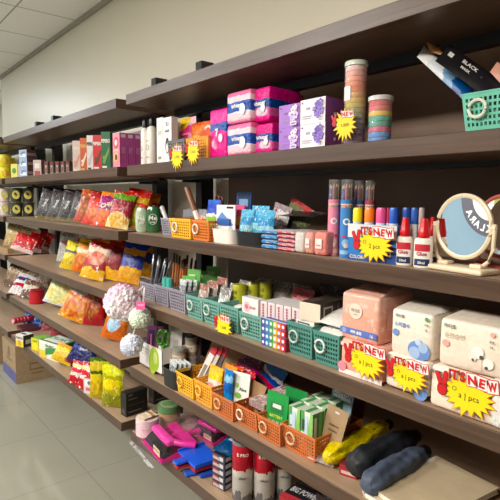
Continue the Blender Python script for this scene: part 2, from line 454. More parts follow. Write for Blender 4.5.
# ------------------------------------------------------------------ the room
def structure(o): o['kind'] = 'structure'; return o
def wallmat():
    m, t, b, _ = nt('wall_paint'); L = t.links.new; N = t.nodes.new
    tc = N('ShaderNodeTexCoord'); n = N('ShaderNodeTexNoise'); n.inputs['Scale'].default_value = 1.3; n.inputs['Detail'].default_value = 4
    L(tc.outputs['Object'], n.inputs['Vector'])
    r = N('ShaderNodeValToRGB'); r.color_ramp.elements[0].color = lin('d6cfbc'); r.color_ramp.elements[1].color = lin('dfd8c6')
    L(n.outputs['Fac'], r.inputs['Fac']); L(r.outputs[0], b.inputs['Base Color']); b.inputs['Roughness'].default_value = .38
    return m
def tilemat(name, size, c1, line, lw, rough, off=(0, 0), nscale=3, namp=.05):
    m, t, b, _ = nt(name); L = t.links.new; N = t.nodes.new
    tc = N('ShaderNodeTexCoord'); mp = N('ShaderNodeMapping'); mp.inputs['Location'].default_value = (*off, 0); L(tc.outputs['Object'], mp.inputs[0])
    br = N('ShaderNodeTexBrick'); br.offset = 0; br.inputs['Scale'].default_value = 1
    br.inputs['Brick Width'].default_value = size; br.inputs['Row Height'].default_value = size; br.inputs['Mortar Size'].default_value = lw
    br.inputs['Color1'].default_value = lin(c1); br.inputs['Color2'].default_value = lin(c1); br.inputs['Mortar'].default_value = lin(line)
    L(mp.outputs[0], br.inputs['Vector'])
    n = N('ShaderNodeTexNoise'); n.inputs['Scale'].default_value = nscale; n.inputs['Detail'].default_value = 6; L(tc.outputs['Object'], n.inputs['Vector'])
    mr = N('ShaderNodeMapRange'); mr.inputs[3].default_value = 1-namp*2; mr.inputs[4].default_value = 1+namp*2; L(n.outputs['Fac'], mr.inputs[0])
    hs = N('ShaderNodeHueSaturation'); L(mr.outputs[0], hs.inputs['Value']); L(br.outputs['Color'], hs.inputs['Color'])
    L(hs.outputs[0], b.inputs['Base Color']); b.inputs['Roughness'].default_value = rough
    return m
M_wall = wallmat()
CEIL = H+1.275; WY = 1.42
def slab(name, x0, x1, y0, y1, z0, z1, m): b = MB(); b.box(x0, x1, y0, y1, z0, z1, m); return structure(b.build(name))
slab('floor', -10, 3, -2.6, 2.2, -.05, 0, tilemat('floor_tile', .6, '928f80', '827f73', .003, .14, (.1, .25), 2.5, .06))
slab('ceiling', -10, 3, -2.6, 2.2, CEIL, CEIL+.05, tilemat('ceiling_tile', .6, 'f4f4f2', 'a8a49c', .006, .8, (.12, .2), 60, .05))
slab('wall_back', -5.95, 3, WY, WY+.15, 0, CEIL, M_wall)
slab('wall_back_recess', -10, -5.95, WY+.42, WY+.55, 0, CEIL, M_wall)
slab('wall_left', -10.1, -10, -2.6, 2.2, 0, CEIL, M_wall)
slab('wall_right', 3, 3.1, -2.6, 2.2, 0, CEIL, c('5d574e', .6))
# the opposite wall with its shop window, seen only in the small mirror
FY = -2.5
WX0, WX1, WZ0, WZ1 = -6.6, -2.9, .55, 2.45
b = MB()
M_front = c('5d574e', .6)
b.box(-10, WX0, FY-.12, FY, 0, CEIL, M_front); b.box(WX1, 3, FY-.12, FY, 0, CEIL, M_front)
b.box(WX0, WX1, FY-.12, FY, 0, WZ0, M_front); b.box(WX0, WX1, FY-.12, FY, WZ1, CEIL, M_front)
structure(b.build('wall_front'))
M_steel = c('17181c', .4, .2)
b = MB()
for x in (WX0, -4.9, WX1-.05): b.box(x, x+.05, FY-.1, FY-.03, WZ0, WZ1, c('50555c', .5))
for z in (WZ0, WZ1-.05): b.box(WX0, WX1, FY-.1, FY-.03, z, z+.05, c('50555c', .5))
win = structure(b.build('window_1'))
b = MB(); b.box(WX0+.05, WX1-.05, FY-.07, FY-.064, WZ0+.05, WZ1-.05, film('pane', 'dfeaf0', .03, .02)); b.build('window_pane', win)
# trim along the top of the wall and the door frame at the far corner
slab('trim_1', -5.95, 3, WY-.02, WY, CEIL-.03, CEIL, c('a39c90', .6))
slab('trim_2', -6.9, -6.0, WY+.36, WY+.42, 2.02, 2.12, c('3a332c', .5))

M_top = wood('top', '9a8067', 'ae937a', .40)
M_edge = wood('edge', '463226', '5c4536', .36)
DEP = .34; YB = YF+DEP
def shelving(label, x0, x1, posts, panel=None):
    t = thing('shelving_unit', label, 'shelf', (x0, YF, 0), 0, 'wall shelving units')
    for k in 'ABCDEF':
        z = S[k]; b = MB(); w = x1-x0
        b.box(0, w, 0, DEP, z-THK, z, M_edge); b.build('shelf_board', t, bevel=.0015)
        q = MB(); q.add([(.003,.003,z+.0004),(w-.003,.003,z+.0004),(w-.003,DEP,z+.0004),(.003,DEP,z+.0004)], [(0,1,2,3)], M_top); q.build('laminate_top', t)
        r = MB(); r.box(.02, w-.02, .225, .255, z-THK-.03 if k == 'A' else z-THK-.012, z-THK-.0002, M_steel); r.build('back_rail', t)
        for px in posts:
            a = MB(); a.box(px-x0+.008, px-x0+.022, .2556, DEP, z-THK-.022, z-THK-.0003, M_steel); a.build('bracket', t)
    for px in posts:
        p = MB(); p.box(px-x0-.01, px-x0+.04, DEP+.001, DEP+.07, 0, H+.625, M_steel); p.build('post', t, bevel=.002)
    if panel:
        p = MB(); p.box(panel-x0, x1-x0, DEP+.072, DEP+.084, .3, S['A'], M_panel); p.build('back_panel', t)
    return t
M_panel = wood('panel', '6b503b', '7d604a', .5, (1, 30, 1.2))
NX0, NX1 = -2.02, -.08
FX0, FX1 = -4.06, -2.12
TX0, TX1 = -5.9, -4.16
shelving('near dark wood shelving unit with toiletries and orange baskets', NX0, NX1, (-1.995, -.15), -1.84)
shelving('middle dark wood shelving unit full of snack bags', FX0, FX1, (-4.03, -2.42))
shelving('farthest shelving unit at left edge with yellow cans', TX0, TX1, (-5.85, -4.45))

# ------------------------------------------------------------------ camera and light
cd = bpy.data.cameras.new('camera'); cd.sensor_width = 36; cd.lens = F*36/500; cd.clip_start = .02
co = bpy.data.objects.new('camera', cd); C.objects.link(co)
Mx = Matrix((RT, UP, -FW)).transposed().to_4x4(); Mx.translation = CAM; co.matrix_world = Mx
bpy.context.scene.camera = co
def area(name, loc, size, power, col, rot=(0,0,0), sy=None):
    l = bpy.data.lights.new(name, 'AREA'); l.energy = power; l.color = col; l.size = size
    if sy: l.shape = 'RECTANGLE'; l.size_y = sy
    o = bpy.data.objects.new(name, l); C.objects.link(o); o.location = loc; o.rotation_euler = rot; return o
WARM = (1, .93, .82); COOL = (.86, .95, 1)
LIGHTS = [(-.75, -1.35, 85, WARM), (-2.75, -1.35, 80, (1, .96, .9)), (-4.9, -1.35, 60, (.97, 1, 1)), (-7.3, -.1, 60, COOL)]
for i, (x, y, p, col) in enumerate(LIGHTS): area('ceiling_lamp', (x, y, CEIL-.012), 1.2, p, col, sy=.55)
w = bpy.data.worlds.new('world'); bpy.context.scene.world = w; w.use_nodes = True
w.node_tree.nodes['Background'].inputs[0].default_value = (.66, .76, .80, 1); w.node_tree.nodes['Background'].inputs[1].default_value = .8
vs = bpy.context.scene.view_settings
vs.view_transform = 'Standard'; vs.look = 'None'; vs.exposure = .48; vs.gamma = 1; vs.use_curve_mapping = False

# ================================================================== NEAR UNIT
BK = 'back'
def oncarton(name, label, cat, sh, u1, u2, vt, y, d, mats, vb=None, dz=0, **k):
    x, yy, w, h = pl(sh, u1, u2, vt, y, vb, dz)
    o = carton(name, label, cat, (x, yy+d/2, S[sh]+dz+.0005), (w, d, h), mats, **k); return o, (x, yy, w, h)

# ---------------- shelf B (second from the top)
for i, (u1, u2, vt, y, lab) in enumerate([(141, 149.3, 121, 1.03, 'white bottle with black cap beside the purple boxes, left of the pair'),
                                          (147, 157.3, 119, 1.04, 'white bottle with black cap, right one of the pair, touching white box')]):
    x, yy, w, h = pl('B', u1, u2, vt, y); r = (u2-u1)/2*dist((x, yy, S['B']))/F
    t = thing('shampoo_bottle', lab, 'bottle', (x, yy, S['B']+.0005), 0, 'white bottles with black caps'); hb = h*.84
    b = MB(); b.lathe([(r*.93, 0), (r, .004), (r, hb*.88), (r*.8, hb*.96), (r*.5, hb)], c('f0ece6', .35)); b.build('bottle_body', t)
    k = MB(); k.lathe([(r*.55, hb), (r*.56, hb+.002), (r*.55, h*.98), (r*.5, h), (0, h)], c('16161a', .35), 16); k.build('cap', t)
    q = MB(); q.ring((0, -r-.0006, hb*.45), r*.42, .0009, c('8a8078'), n=16, ez=1.2); q.text('SHAMPOO', 0, hb*.2, hb*.035, c('6a625c'), -r-.0008, maxw=r*1.2); q.text('BODY', 0, hb*.62, hb*.04, c('6a625c'), -r-.0008, maxw=r)
    q.build('printed_label', t)
oncarton('hair_dye_box', 'tall plain white box between white bottle and comb-printed box', 'box', 'B', 156.8, 162.8, 118, 1.02, .028, (c('eceae8'), c('d8d6d4')), f=[('r', .2, .8, .62, .72, c('c9c4c0')), ('r', .25, .75, .1, .16, c('9a948e'))])
oncarton('hair_dye_box', 'white box printed with a black brush figure beside pink pouch', 'box', 'B', 163.2, 171.5, 117.5, 1.015, .028, (c('f0eeec'), c('dcdad8')), f=[('d', .5, .38, .22, c('1a1818'), 2.2), ('d', .5, .33, .12, c('f0eeec'), 2.4), ('t', 'HAIR', .5, .7, .06, c('44403c')), ('t', 'ILI', .5, .86, .09, c('8a867e'))])
x, y, w, h = pl('B', 171.8, 187.5, 116.5, 1.06)
bag('stand_pouch', 'pink pouch with yellow corner and white lettering above grey basket', 'pouch', (x, y+.04, S['B']+.012), w, h-.012, .05, bagmat('pinkpouch', [(0, 'e8508e'), (.45, 'f4a6c4'), (.62, 'e86a9c'), (.8, 'f7c9d8')], (.3, .88, .4, .2, 'f6d838', 'f2c414', 3)), txt=[('Downy', .0, .55, .13, c('b02058'))])
x, y, w, h = pl('B', 186.5, 198, 121.5, 1.05)
ORB = bagmat('orangepouch', [(0, 'f3b04a'), (.5, 'ee6414'), (.72, 'f5821e'), (.9, 'e44c10')], (.5, .42, .42, .22, 'f4cc52', 'f09a28', 4))
bag('stand_pouch', 'orange pouch standing in orange basket behind the star tag', 'pouch', (x, y+.03, S['B']+.012), w*1.15, h-.012, .04, ORB)
x, y, w, h = pl('B', 198.5, 209, 119.5, 1.04)
bag('stand_pouch', 'orange red pouch at the right end of the orange basket', 'pouch', (x, y+.03, S['B']+.012), w*1.05, h-.012, .04, bagmat('orangepouch2', [(0, 'f0a038'), (.45, 'ea4c12'), (.78, 'f3ead8'), (.86, 'ee6a18')], (.5, .3, .4, .2, 'f4d05a', 'f0a030', 4)))
GREYB = c('8d8a96', .4); TEAL = c('6aa398', .38); TEALD = c('4c8a80', .38); YBK = c('f0b428', .38); OBK = c('dd7a2e', .38); OBK2 = c('cd6e34', .38)
basket('grey basket holding pink pouch on the second shelf', 'B', 167.5, 184.5, 141, c('6f6e76', .4), y=1.0, depth=.1, ring=False)
basket('light orange basket on the second shelf holding orange pouches', 'B', 186, 208.3, 138.5, c('eca53a', .4), y=1.0, depth=.1, ring=False)
for (u, v, ww, lab) in ((177, 156.5, 22, 'yellow star price tag on the grey basket beside white boxes'), (193, 151.5, 22, 'yellow star price tag on the light orange basket')):
    p = at(u, v, y=.965); price_tag(lab, p, ww*dist(p)/F, rz=.1, words='2,500')

PK = bagmat('padpink', detail=.06, stops=[(0, 'f3a9c6'), (.1, 'f6d6e2'), (.3, 'e9e4ee'), (.34, '1f4fae'), (.62, '2a63c4'), (.66, 'f6dbe4'), (.84, 'ee8fb6')], window=None, rough=.28, dist_=.06)
PK2 = bagmat('padpink2', detail=.06, stops=[(0, 'e8559c'), (.16, 'e884b6'), (.4, '24509e'), (.64, 'e0428e'), (.85, 'e84a98')], window=(.6, .28, .3, .13, 'f6e8ee', 'd9c2d2', 5), rough=.28, dist_=.07)
PK3 = bagmat('padpink3', detail=.06, stops=[(0, 'ec3c98'), (.5, 'ea4ea0'), (.55, '2350a6'), (.72, 'f04ea4')], window=(.45, .3, .3, .12, 'f8dbe8', 'd54a94', 3), rough=.28)
PK4 = bagmat('padpink4', detail=.06, stops=[(0, 'e88cb4'), (.5, 'edb2c8'), (.9, 'd86aa0')], window=None, rough=.3, speck=('c85a90', 14, .6))
def padpack(lab, u1, u2, vt, vbt, y, d, mat, txt='Whisper', dz=None):
    x, yy, w, _ = pl('B', u1, u2, vt, y); zt = at((u1+u2)/2, vt, y=y).z
    zb = S['B']+.0005 if vbt is None else at((u1+u2)/2, vbt, y=y).z
    t = pack('pad_pack', lab, 'pad pack', (x, yy+d/2, zb), (w, d, zt-zb), mat, group='pink sanitary pad packs', r=.009, puff=.003, f=[('t', txt, .5, .52, .16, WHT, .03, .8, .08), ('d', .72, .4, .12, c('dfe6f4'), 1.2)])
    return t
padpack('tall narrow pink pad pack left of the stacked packs', 209.5, 226.5, 108.8, None, 1.01, .09, PK3, '7')
padpack('pink and blue pad pack at bottom left of the stack', 226.8, 250.5, 123.5, None, 1.0, .1, PK)
padpack('pink and blue pad pack at top left of the stack', 226.5, 250.3, 90.5, 123, 1.0, .1, PK)
padpack('hot pink pad pack at bottom right of the stack beside purple box', 255, 272, 123, None, 1.02, .12, PK2)
padpack('hot pink pad pack lying on top right of the stack', 251, 269, 87.5, 122.3, 1.02, .14, PK2)
x, y, w, h = pl('B', 276, 292, 94, 1.2)
pack('pad_pack', 'pale pink pad pack at the back behind the purple boxes', 'pad pack', (x, y+.03, S['B']+.0005), (w, .06, h), PK4, group='pink sanitary pad packs')
PURP = c('a56fd0', .4); PWH = c('efeaf2', .4); VIO = c('6f50b8', .4); LIL = c('8e4c9a', .4)
def flower(cx, cz, s_, m): return [('d', cx+.06*s_*math.cos(a), cz+.1*s_*math.sin(a), .045*s_, m) for a in (0.3, 1.55, 2.8, 4.1, 5.3)]
fl = lambda m, m2: sum([flower(x, z, k, mm) for x, z, k, mm in ((.7, .72, 1.1, m), (.84, .5, 1.2, m2), (.68, .38, .9, m2), (.86, .82, .8, m), (.62, .55, .6, m), (.8, .25, .7, m2))], [])
for k, (u1, u2, vt, vbt, y, lab, wh) in enumerate([(279, 299.5, 128, None, 1.0, 'lilac flower-printed box at the bottom, beside hot pink pack', 0), (279, 299.5, 104.5, 127.6, 1.0, 'lilac flower-printed box on top, beside hot pink pack', 0),
                                 (300.2, 325, 124, None, .995, 'white box with purple flowers at the bottom of its stack', 1), (300.2, 325, 98.5, 123.4, .995, 'white box with purple flowers on top of its stack', 1)]):
    x, yy, w, _ = pl('B', u1, u2, vt, y); zt = at((u1+u2)/2, vt, y=y).z; zb = S['B']+.0005 if vbt is None else at((u1+u2)/2, vbt, y=y).z
    f = [('t', '쏘피', .32, .62, .13, c('8878a0')), ('r', .08, .5, .3, .33, c('a89ab8')), ('r', .08, .45, .22, .24, c('a89ab8')), ('r', .06, .12, .84, .9, c('5a3a8a'))]
    f += fl(VIO, c('8a6ccc')) if wh else fl(WHT, c('d9c6ee'))+[('r', .66, .96, .06, .22, c('e9e2f0')), ('r', .7, .92, .1, .17, c('8a80a0'))]
    carton('pad_box', lab, 'box', (x, yy+.06, zb), (w, .12, zt-zb), (PWH if wh else PURP, LIL, PWH if wh else PURP), f=f, sd=[('d', .25, .8, .06, VIO), ('d', .6, .3, .06, VIO), ('d', .75, .7, .05, WHT), ('d', .3, .35, .04, WHT)], group='purple flower-printed boxes')

def coil_tube(lab, sh, u1, u2, vt, y, cols, label=False):
    x, yy, w, h = pl(sh, u1, u2, vt, y); r = (u2-u1)/2*dist((x, yy, S[sh]))/F
    t = thing('hair_tie_tube', lab, 'tube', (x, yy, S[sh]+.0005), 0)
    hh = h*.9 if not label else h*.94; n = len(cols); dz = hh/n
    for i, q in enumerate(cols):
        b = MB(); b.lathe([(r*.5, i*dz+.001), (r*.9, i*dz+.0006), (r*.93, (i+.25)*dz), (r*.93, (i+.75)*dz), (r*.9, (i+1)*dz-.0003), (r*.5, (i+1)*dz-.0005)], c(q, .6)); b.build('hair_tie', t)
    b = MB(); b.lathe([(r, 0), (r, h*.97)], film('tube', 'ffffff', .16, .08)); b.build('clear_tube', t)
    b = MB(); b.lathe([(r*.9, h*.945 if label else h*.9), (r*1.04, h*.945 if label else h*.9), (r*1.04, h*.985), (r*.98, h), (0, h)], c('d4dccf' if label else 'd9d4d8', .3)); b.build('lid', t)
    if label:
        b = MB()
        for i in range(6):
            a0, a1 = rad(-150+i*12), rad(-150+(i+1)*12)
            b.add([(r*1.01*math.cos(a0), r*1.01*math.sin(a0), h*.53), (r*1.01*math.cos(a1), r*1.01*math.sin(a1), h*.53), (r*1.01*math.cos(a1), r*1.01*math.sin(a1), h*.7), (r*1.01*math.cos(a0), r*1.01*math.sin(a0), h*.7)], [(0,1,2,3)], WHT)
        b.build('paper_label', t)
coil_tube('tall clear tube of rainbow hair ties beside purple flower boxes', 'B', 344.5, 366.5, 63, 1.03, ['70466e', '845280', '8d6f98', '8b8aa6', '8e98a4', '8c9a7c', '9a9c4a', 'c8b13c', 'e0b640', 'e6a244', 'ee8444', 'f08a60', 'f2a08a', 'f0a8a0', 'f4c4c0'], True)
coil_tube('short clear tube of striped hair ties on the second shelf', 'B', 368.5, 392.3, 97.5, 1.035, ['2f7fd0', '3a8ad8', 'd83a78', '2fa08c', '34a890', 'f0c022', 'e04a4a', 'd83c48'])
p = at(345, 124.5, y=.985); price_tag('yellow star price tag taped on the tall rainbow tube', p, 28*dist(p)/F, rz=.1, words='1,000')

tb, (x, y, w, h, d) = basket('teal basket at the right end of second shelf with black pouch', 'B', 461.5, 520, 92, c('6cc0aa', .35), y=.985, depth=.15, nx=11, nz=5)
zb = S['B']+.012
pA, pB, pC, pD = at(450, 44, y=1.10), at(435, 61, y=1.05), at(495, 103, y=1.05), at(514, 90, y=1.1)
def slabquad(name, lab, cat, P, th, mat, extra=None):
    b = MB(); P = [Vector(p) for p in P]; o = P[0].copy(); n = (P[1]-P[0]).cross(P[3]-P[0]).normalized()
    if n.dot(CAM-o) < 0: n = -n
    N_ = 8; vs = []
    for sg in (1, -1):
        for j in range(N_+1):
            for i in range(N_+1):
                a, q = i/N_, j/N_; pp = (P[0]*(1-a)+P[3]*a)*(1-q)+(P[1]*(1-a)+P[2]*a)*q
                k = (math.sin(math.pi*a)*math.sin(math.pi*q))**.5; vs.append(pp-o+n*sg*th/2*k)
    m = (N_+1)**2; fs = []
    for s_ in (0, 1):
        for j in range(N_):
            for i in range(N_):
                q = (s_*m+j*(N_+1)+i, s_*m+j*(N_+1)+i+1, s_*m+(j+1)*(N_+1)+i+1, s_*m+(j+1)*(N_+1)+i); fs.append(q if s_ else q[::-1])
    t = thing(name, lab, cat, o); b.add(vs, fs, mat); b.build('pouch', t, sharp=60)
    if extra:
        q = MB(); ux = (P[3]-P[0]); uz = (P[0]-P[1]); 
        for tx, a, bb, hh in extra:
            vs_, fs_ = text_mesh(tx, .03); X_, Z_ = ux.normalized(), uz.normalized()
            cen = (P[1]-o)+ux*a+uz*bb
            q.add([cen+X_*v[0]*hh+Z_*v[1]*hh+n*(th/2+.001) for v in vs_], fs_, WHT)
        q.build('printed_lettering', t)
    return t
slabquad('sheet_mask_pouch', 'white and blue pouch under the black one in teal basket', 'pouch', [at(424, 46, y=1.12), at(417, 57, y=1.09), at(470, 106, y=1.09), at(490, 104, y=1.12)], .022, bagmat('bluewhite', detail=.06, stops=[(0, 'efefee'), (.2, 'dfe4ea'), (.38, '8fb0d0'), (.55, '2f5a9a'), (.8, '1f3c6a')], window=None, rough=.3, vertical=False, bump=.15))
slabquad('sheet_mask_pouch', 'black pouch with white lettering leaning out of teal basket', 'pouch', [pA, pB, pC, pD], .016, bagmat('blackpouch', detail=.06, stops=[(0, '1d1c20'), (.5, '242328'), (.9, '2a282c')], window=None, rough=.3, vertical=False, bump=.04), [('BLACK', .42, .6, .011), ('MASK', .4, .35, .008), ('SHEET', .56, .45, .006), ('■', .13, .5, .014)])
slabquad('snack_wrapper', 'brown paper wrapper tip poking above the white blue pouch', 'wrapper', [at(426, 41, y=1.11), at(430, 52, y=1.1), at(445, 56, y=1.1), at(440, 48, y=1.11)], .006, c('a8713c'))
slabquad('skin_colour_pouch', 'pale pink pouch at the right frame edge in teal basket', 'pouch', [at(497, 62, y=1.1), at(490, 72, y=1.08), at(512, 96, y=1.08), at(520, 70, y=1.1)], .014, c('d89a86'))

# ---------------- shelf C (third)
for u1, u2, vt, y, hx, lab, dx in ((135.5, 148, 207.5, 1.02, 'b8ccb2', 'pale green round soap bottle at the left end of third shelf', 0), (146, 161, 206, 1.06, '2f6a40', 'dark green round soap bottle beside the grey basket', 0)):
    x, yy, w, h = pl('C', u1, u2, vt, y); r = (u2-u1)/2*dist((x, yy, S['C']))/F
    t = thing('soap_bottle', lab, 'bottle', (x, yy, S['C']+.0005), math.atan2(-x, yy)*.9); b = MB()
    b.lathe([(r*.7, 0), (r*.95, h*.1), (r, h*.45), (r*.92, h*.8), (r*.6, h*.97), (0, h)], c(hx, .15, 0, .3), 24, sy=.6); b.build('bottle_body', t)
    q = MB(); q.ring((0, -r*.6-.001, h*.5), r*.55, .0012, c('e8f0e4'), n=20, ez=1.25); q.text('Me', 0, h*.55, h*.17, c('f0f4ec'), -r*.6-.002); q.text('soap', 0, h*.38, h*.07, c('f0f4ec'), -r*.6-.002); q.build('printed_label', t)
tb, g = basket('grey basket between green bottle and yellow basket, third shelf', 'C', 161, 173.5, 219.5, c('8f8c9a', .4), y=1.02, depth=.12, ring=False, nx=6)
stick('white_tube', 'white tube standing in the small grey basket', 'tube', (g[0]-.02, 1.05, S['C']+.012), at(161.5, 206, y=1.04), .009, c('e6e4e8'), c('cfcdd2'))
for k in range(6):
    x = g[0]+.0+.012*k; card('comb', 'grey plastic comb standing in the basket row behind yellow basket', 'comb', (x+.02, 1.10+.012*(k%3), S['C']+.02), .045, .085+.004*(k%2), c('7e7f88', .35), rz=.4, lean=.12, t=.004, group='grey combs', f=[('r', .1+.16*i, .18+.16*i, .05, .65, c('3a3b42')) for i in range(5)])
tb, g = basket('yellow basket on third shelf holding clear orange packs', 'C', 169.5, 190.5, 220, YBK, y=.98, depth=.14)
for k in range(3):
    bag('hair_clip_pack', 'translucent orange pack standing in the yellow basket', 'pack', (g[0]+.015+.018*k, 1.06+.02*k, S['C']+.012), .07, .098, .018, bagmat('clearorange', [(0, '9a8f88'), (.5, 'd87a4a'), (.75, '8c8a90')], None, .2, speck=('c8c4c4', 10, .58)), lean=.2, group='clear orange packs in yellow basket')
stick('paper_stick', 'white paper-wrapped stick sticking up out of yellow basket', 'stick', at(199, 222, y=1.07), at(186.5, 187, y=1.07), .011, c('efe8e0'), c('8a5a40'), .3)
tb, g = basket('orange basket on third shelf beside the white tub', 'C', 191, 208.5, 221.5, OBK, y=.985, depth=.13)
t = thing('scissors', 'dark red handled scissors standing in the orange basket', 'scissors', (g[0], 1.07, S['C']+.02))
b = MB(); b.ring((-.009, 0, .125), .011, .004, c('5a1420', .35), n=16, ez=1.5); b.ring((.013, 0, .12), .011, .004, c('5a1420', .35), n=16, ez=1.5); b.build('handles', t)
b = MB(); b.plate([(-.006, 0), (.006, 0), (.008, .11), (-.008, .11)], -.002, .002, c('9a9ca4', .3, .8)); b.build('blades', t)
bag('detergent_pack', 'blue white and green bag standing in the orange basket', 'bag', (g[0]+.002, 1.035, S['C']+.012), .078, .135, .035, bagmat('bluegreen', [(0, '3a3f9a'), (.3, '8fc43c'), (.52, 'e8eef0'), (.62, '2f4fc4'), (.9, '3a6ad0')], None), lean=.1)
tb, g = tub('white_tub', 'white plastic tub with clips between orange basket and black tub', 'C', 209, 231, 230, c('e6e2dc', .4), .985, .1)
x, y, w, h = pl('C', 210.5, 229, 205, 1.0)
card('clip_card', 'white blister card with blue clip standing in white tub', 'card', (x, 1.025, S['C']+.01), w, h-.01, c('eff0f0'), lean=.03, bubble=(.12, .8, .42, .62, .008, c('2e5ea8', .25)), f=[('r', .55, .9, .9, .96, BLK), ('p', ((.1, .62), (.85, .4), (.9, .46), (.3, .8)), c('5f8ed0')), ('d', .8, .3, .12, c('b8bcc4'))])
x, y, w, h = pl('C', 226, 240, 205.5, 1.04)
card('clip_card', 'pink blister card with yellow tag beside the white clip card', 'card', (x, 1.055, S['C']+.012), w, h-.01, c('e84a86', .4), lean=.05, f=[('r', .25, 1, .42, .66, c('f2c428'))], bubble=(.3, .95, .05, .3, .008, c('7cc4c0', .25)))
tb, g = tub('black_tub', 'black plastic tub on third shelf full of light blue packages', 'C', 231.5, 261, 232.5, c('1c1c20', .35), .985, .11)
x, y, w, h = pl('C', 236, 250.5, 192, 1.13)
card('battery_card', 'dark blue card standing tall at the back of black tub', 'card', (x, 1.13, S['C']+.001), w, h, c('2a4f8c', .3), lean=.03, f=[('r', .1, .9, .6, .95, c('17325e')), ('r', .2, .8, .7, .85, c('7fa4d0')), ('r', .1, .9, .3, .52, c('17325e')), ('r', .2, .8, .36, .46, c('6a90c0'))])
BL = bagmat('lightblue', [(0, '6fb4c8'), (.35, 'a8d4e2'), (.5, '4a94c8'), (.75, '74b8dc')], None, .2, speck=('dcecf4', 9, .64))
for dx, dy, dz, ww, hh, lab in ((-.045, .035, .012, .065, .105, 'pale blue package at the left of the black tub'), (.0, .05, .012, .085, .118, 'pale blue package at the middle of the black tub'), (.045, .04, .012, .075, .105, 'clear blue round package at the right of the black tub')):
    bag('blue_package', lab, 'package', (g[0]+dx, g[1]+dy, S['C']+dz), ww, hh, .03, BL, lean=.1, group=None)
SILV = bagmat('silverpack', [(0, 'b8b4b4'), (.45, '8a7a7e'), (.6, 'd6d2d2'), (.85, '9c8c90')], None, .15, speck=('b04858', 8, .63))
x, y, w, h = pl('C', 262, 277, 207, 1.1)
bag('silver_pack', 'silver shiny pack leaning behind the blue wipes stack', 'pack', (x, 1.12, S['C']+.001), .085, h, .02, SILV, lean=.12, roll=.25)
x, y, w, h = pl('C', 273, 296, 208, 1.14)
bag('dark_pack', 'dark olive pack with red corner behind the wipes stacks', 'pack', (x, 1.16, S['C']+.001), .12, h, .025, bagmat('olive', [(0, '3a3634'), (.4, '5a5c40'), (.7, '6a6a4a'), (.86, 'b03028')], None, .2), lean=.15, roll=.45)
x, y, w, h = pl('C', 262, 302, 220, 1.08)
bag('dark_pack', 'dark grey foil pack lying on top of the wipes stacks', 'pack', (x+.01, 1.12, S['C']+.098), .17, .09, .018, bagmat('darkfoil', [(0, '3c3436'), (.5, '5a5052'), (.8, '2e2a2c')], None, .18), lean=1.45)
def stack(name, lab, grp, cat, sh, u1, u2, vt, y, n, d, mats, f, dzs=None, jit=.002, soft=False):
    x, yy, w, h = pl(sh, u1, u2, vt, y); dz = h/n
    for i in range(n):
        l = lab.replace('#', ['lowest', 'second from the bottom', 'third from the bottom', 'fourth from the bottom', 'fifth from the bottom', 'sixth from the bottom'][i] if i < n-1 else 'topmost')
        m = mats[i % len(mats)]
        if soft: pack(name, l, cat, (x+R.uniform(-jit, jit), yy+d/2+R.uniform(0, jit), S[sh]+.0005+i*dz), (w, d, dz-.0006), m[0], group=grp, r=.006, puff=.001, f=f)
        else: carton(name, l, cat, (x+R.uniform(-jit, jit), yy+d/2+R.uniform(0, jit), S[sh]+.0005+i*dz), (w, d, dz-.0005), m, group=grp, f=f, sd=f)
BW = bagmat('bluewipe', detail=.06, stops=[(0, '3c7cc0'), (.3, 'a4cce8'), (.6, '5c9cd8'), (.85, 'd4e6f2')], window=None, rough=.2)
RW = bagmat('redwipe', detail=.06, stops=[(0, 'c44058'), (.25, 'f0dce0'), (.7, 'd86078'), (.85, 'f4e8ea')], window=None, rough=.2)
stack('wet_wipes', 'blue wet wipes pack, # of the blue stack on third shelf', 'blue wet wipes stack', 'wipes', 'C', 260.5, 276, 230, .985, 4, .11, [(BW,)], [('r', .1, .9, .42, .62, c('2b66b4')), ('t', 'WET TISSUE', .5, .52, .16, WHT)], soft=True)
stack('wet_wipes', 'red and white wet wipes pack, # of the red stack', 'red wet wipes stack', 'wipes', 'C', 276.8, 293.5, 230.5, .99, 5, .11, [(RW,)], [('r', .1, .9, .35, .65, c('c0304a')), ('t', 'WET TISSUE', .5, .5, .2, WHT)], soft=True)
for i, (u1, u2, hx, lab) in enumerate([(294.3, 304, 'dcd6d2', 'white tissue pack beside the red wipes stack'), (304.4, 313, 'e8b0a6', 'pale pink tissue pack next to the white one'), (313.4, 326.5, 'e89e98', 'salmon pink tissue pack beside the pencil tubes')]):
    x, yy, w, h = pl('C', u1, u2, 231.5, .99)
    pack('tissue_pack', lab, 'tissue pack', (x, yy+.06, S['C']+.0005), (w-.001, .12, h), bagmat('tissue'+hx, detail=.06, stops=[(0, hx), (.5, hx)], window=None, rough=.25, speck=('f0dcd6', 8, .68)), r=.008, f=[('r', .25, .75, .3, .7, c('f0dcd8')), ('r', .32, .68, .4, .46, c('c88a88'))] if i else [])

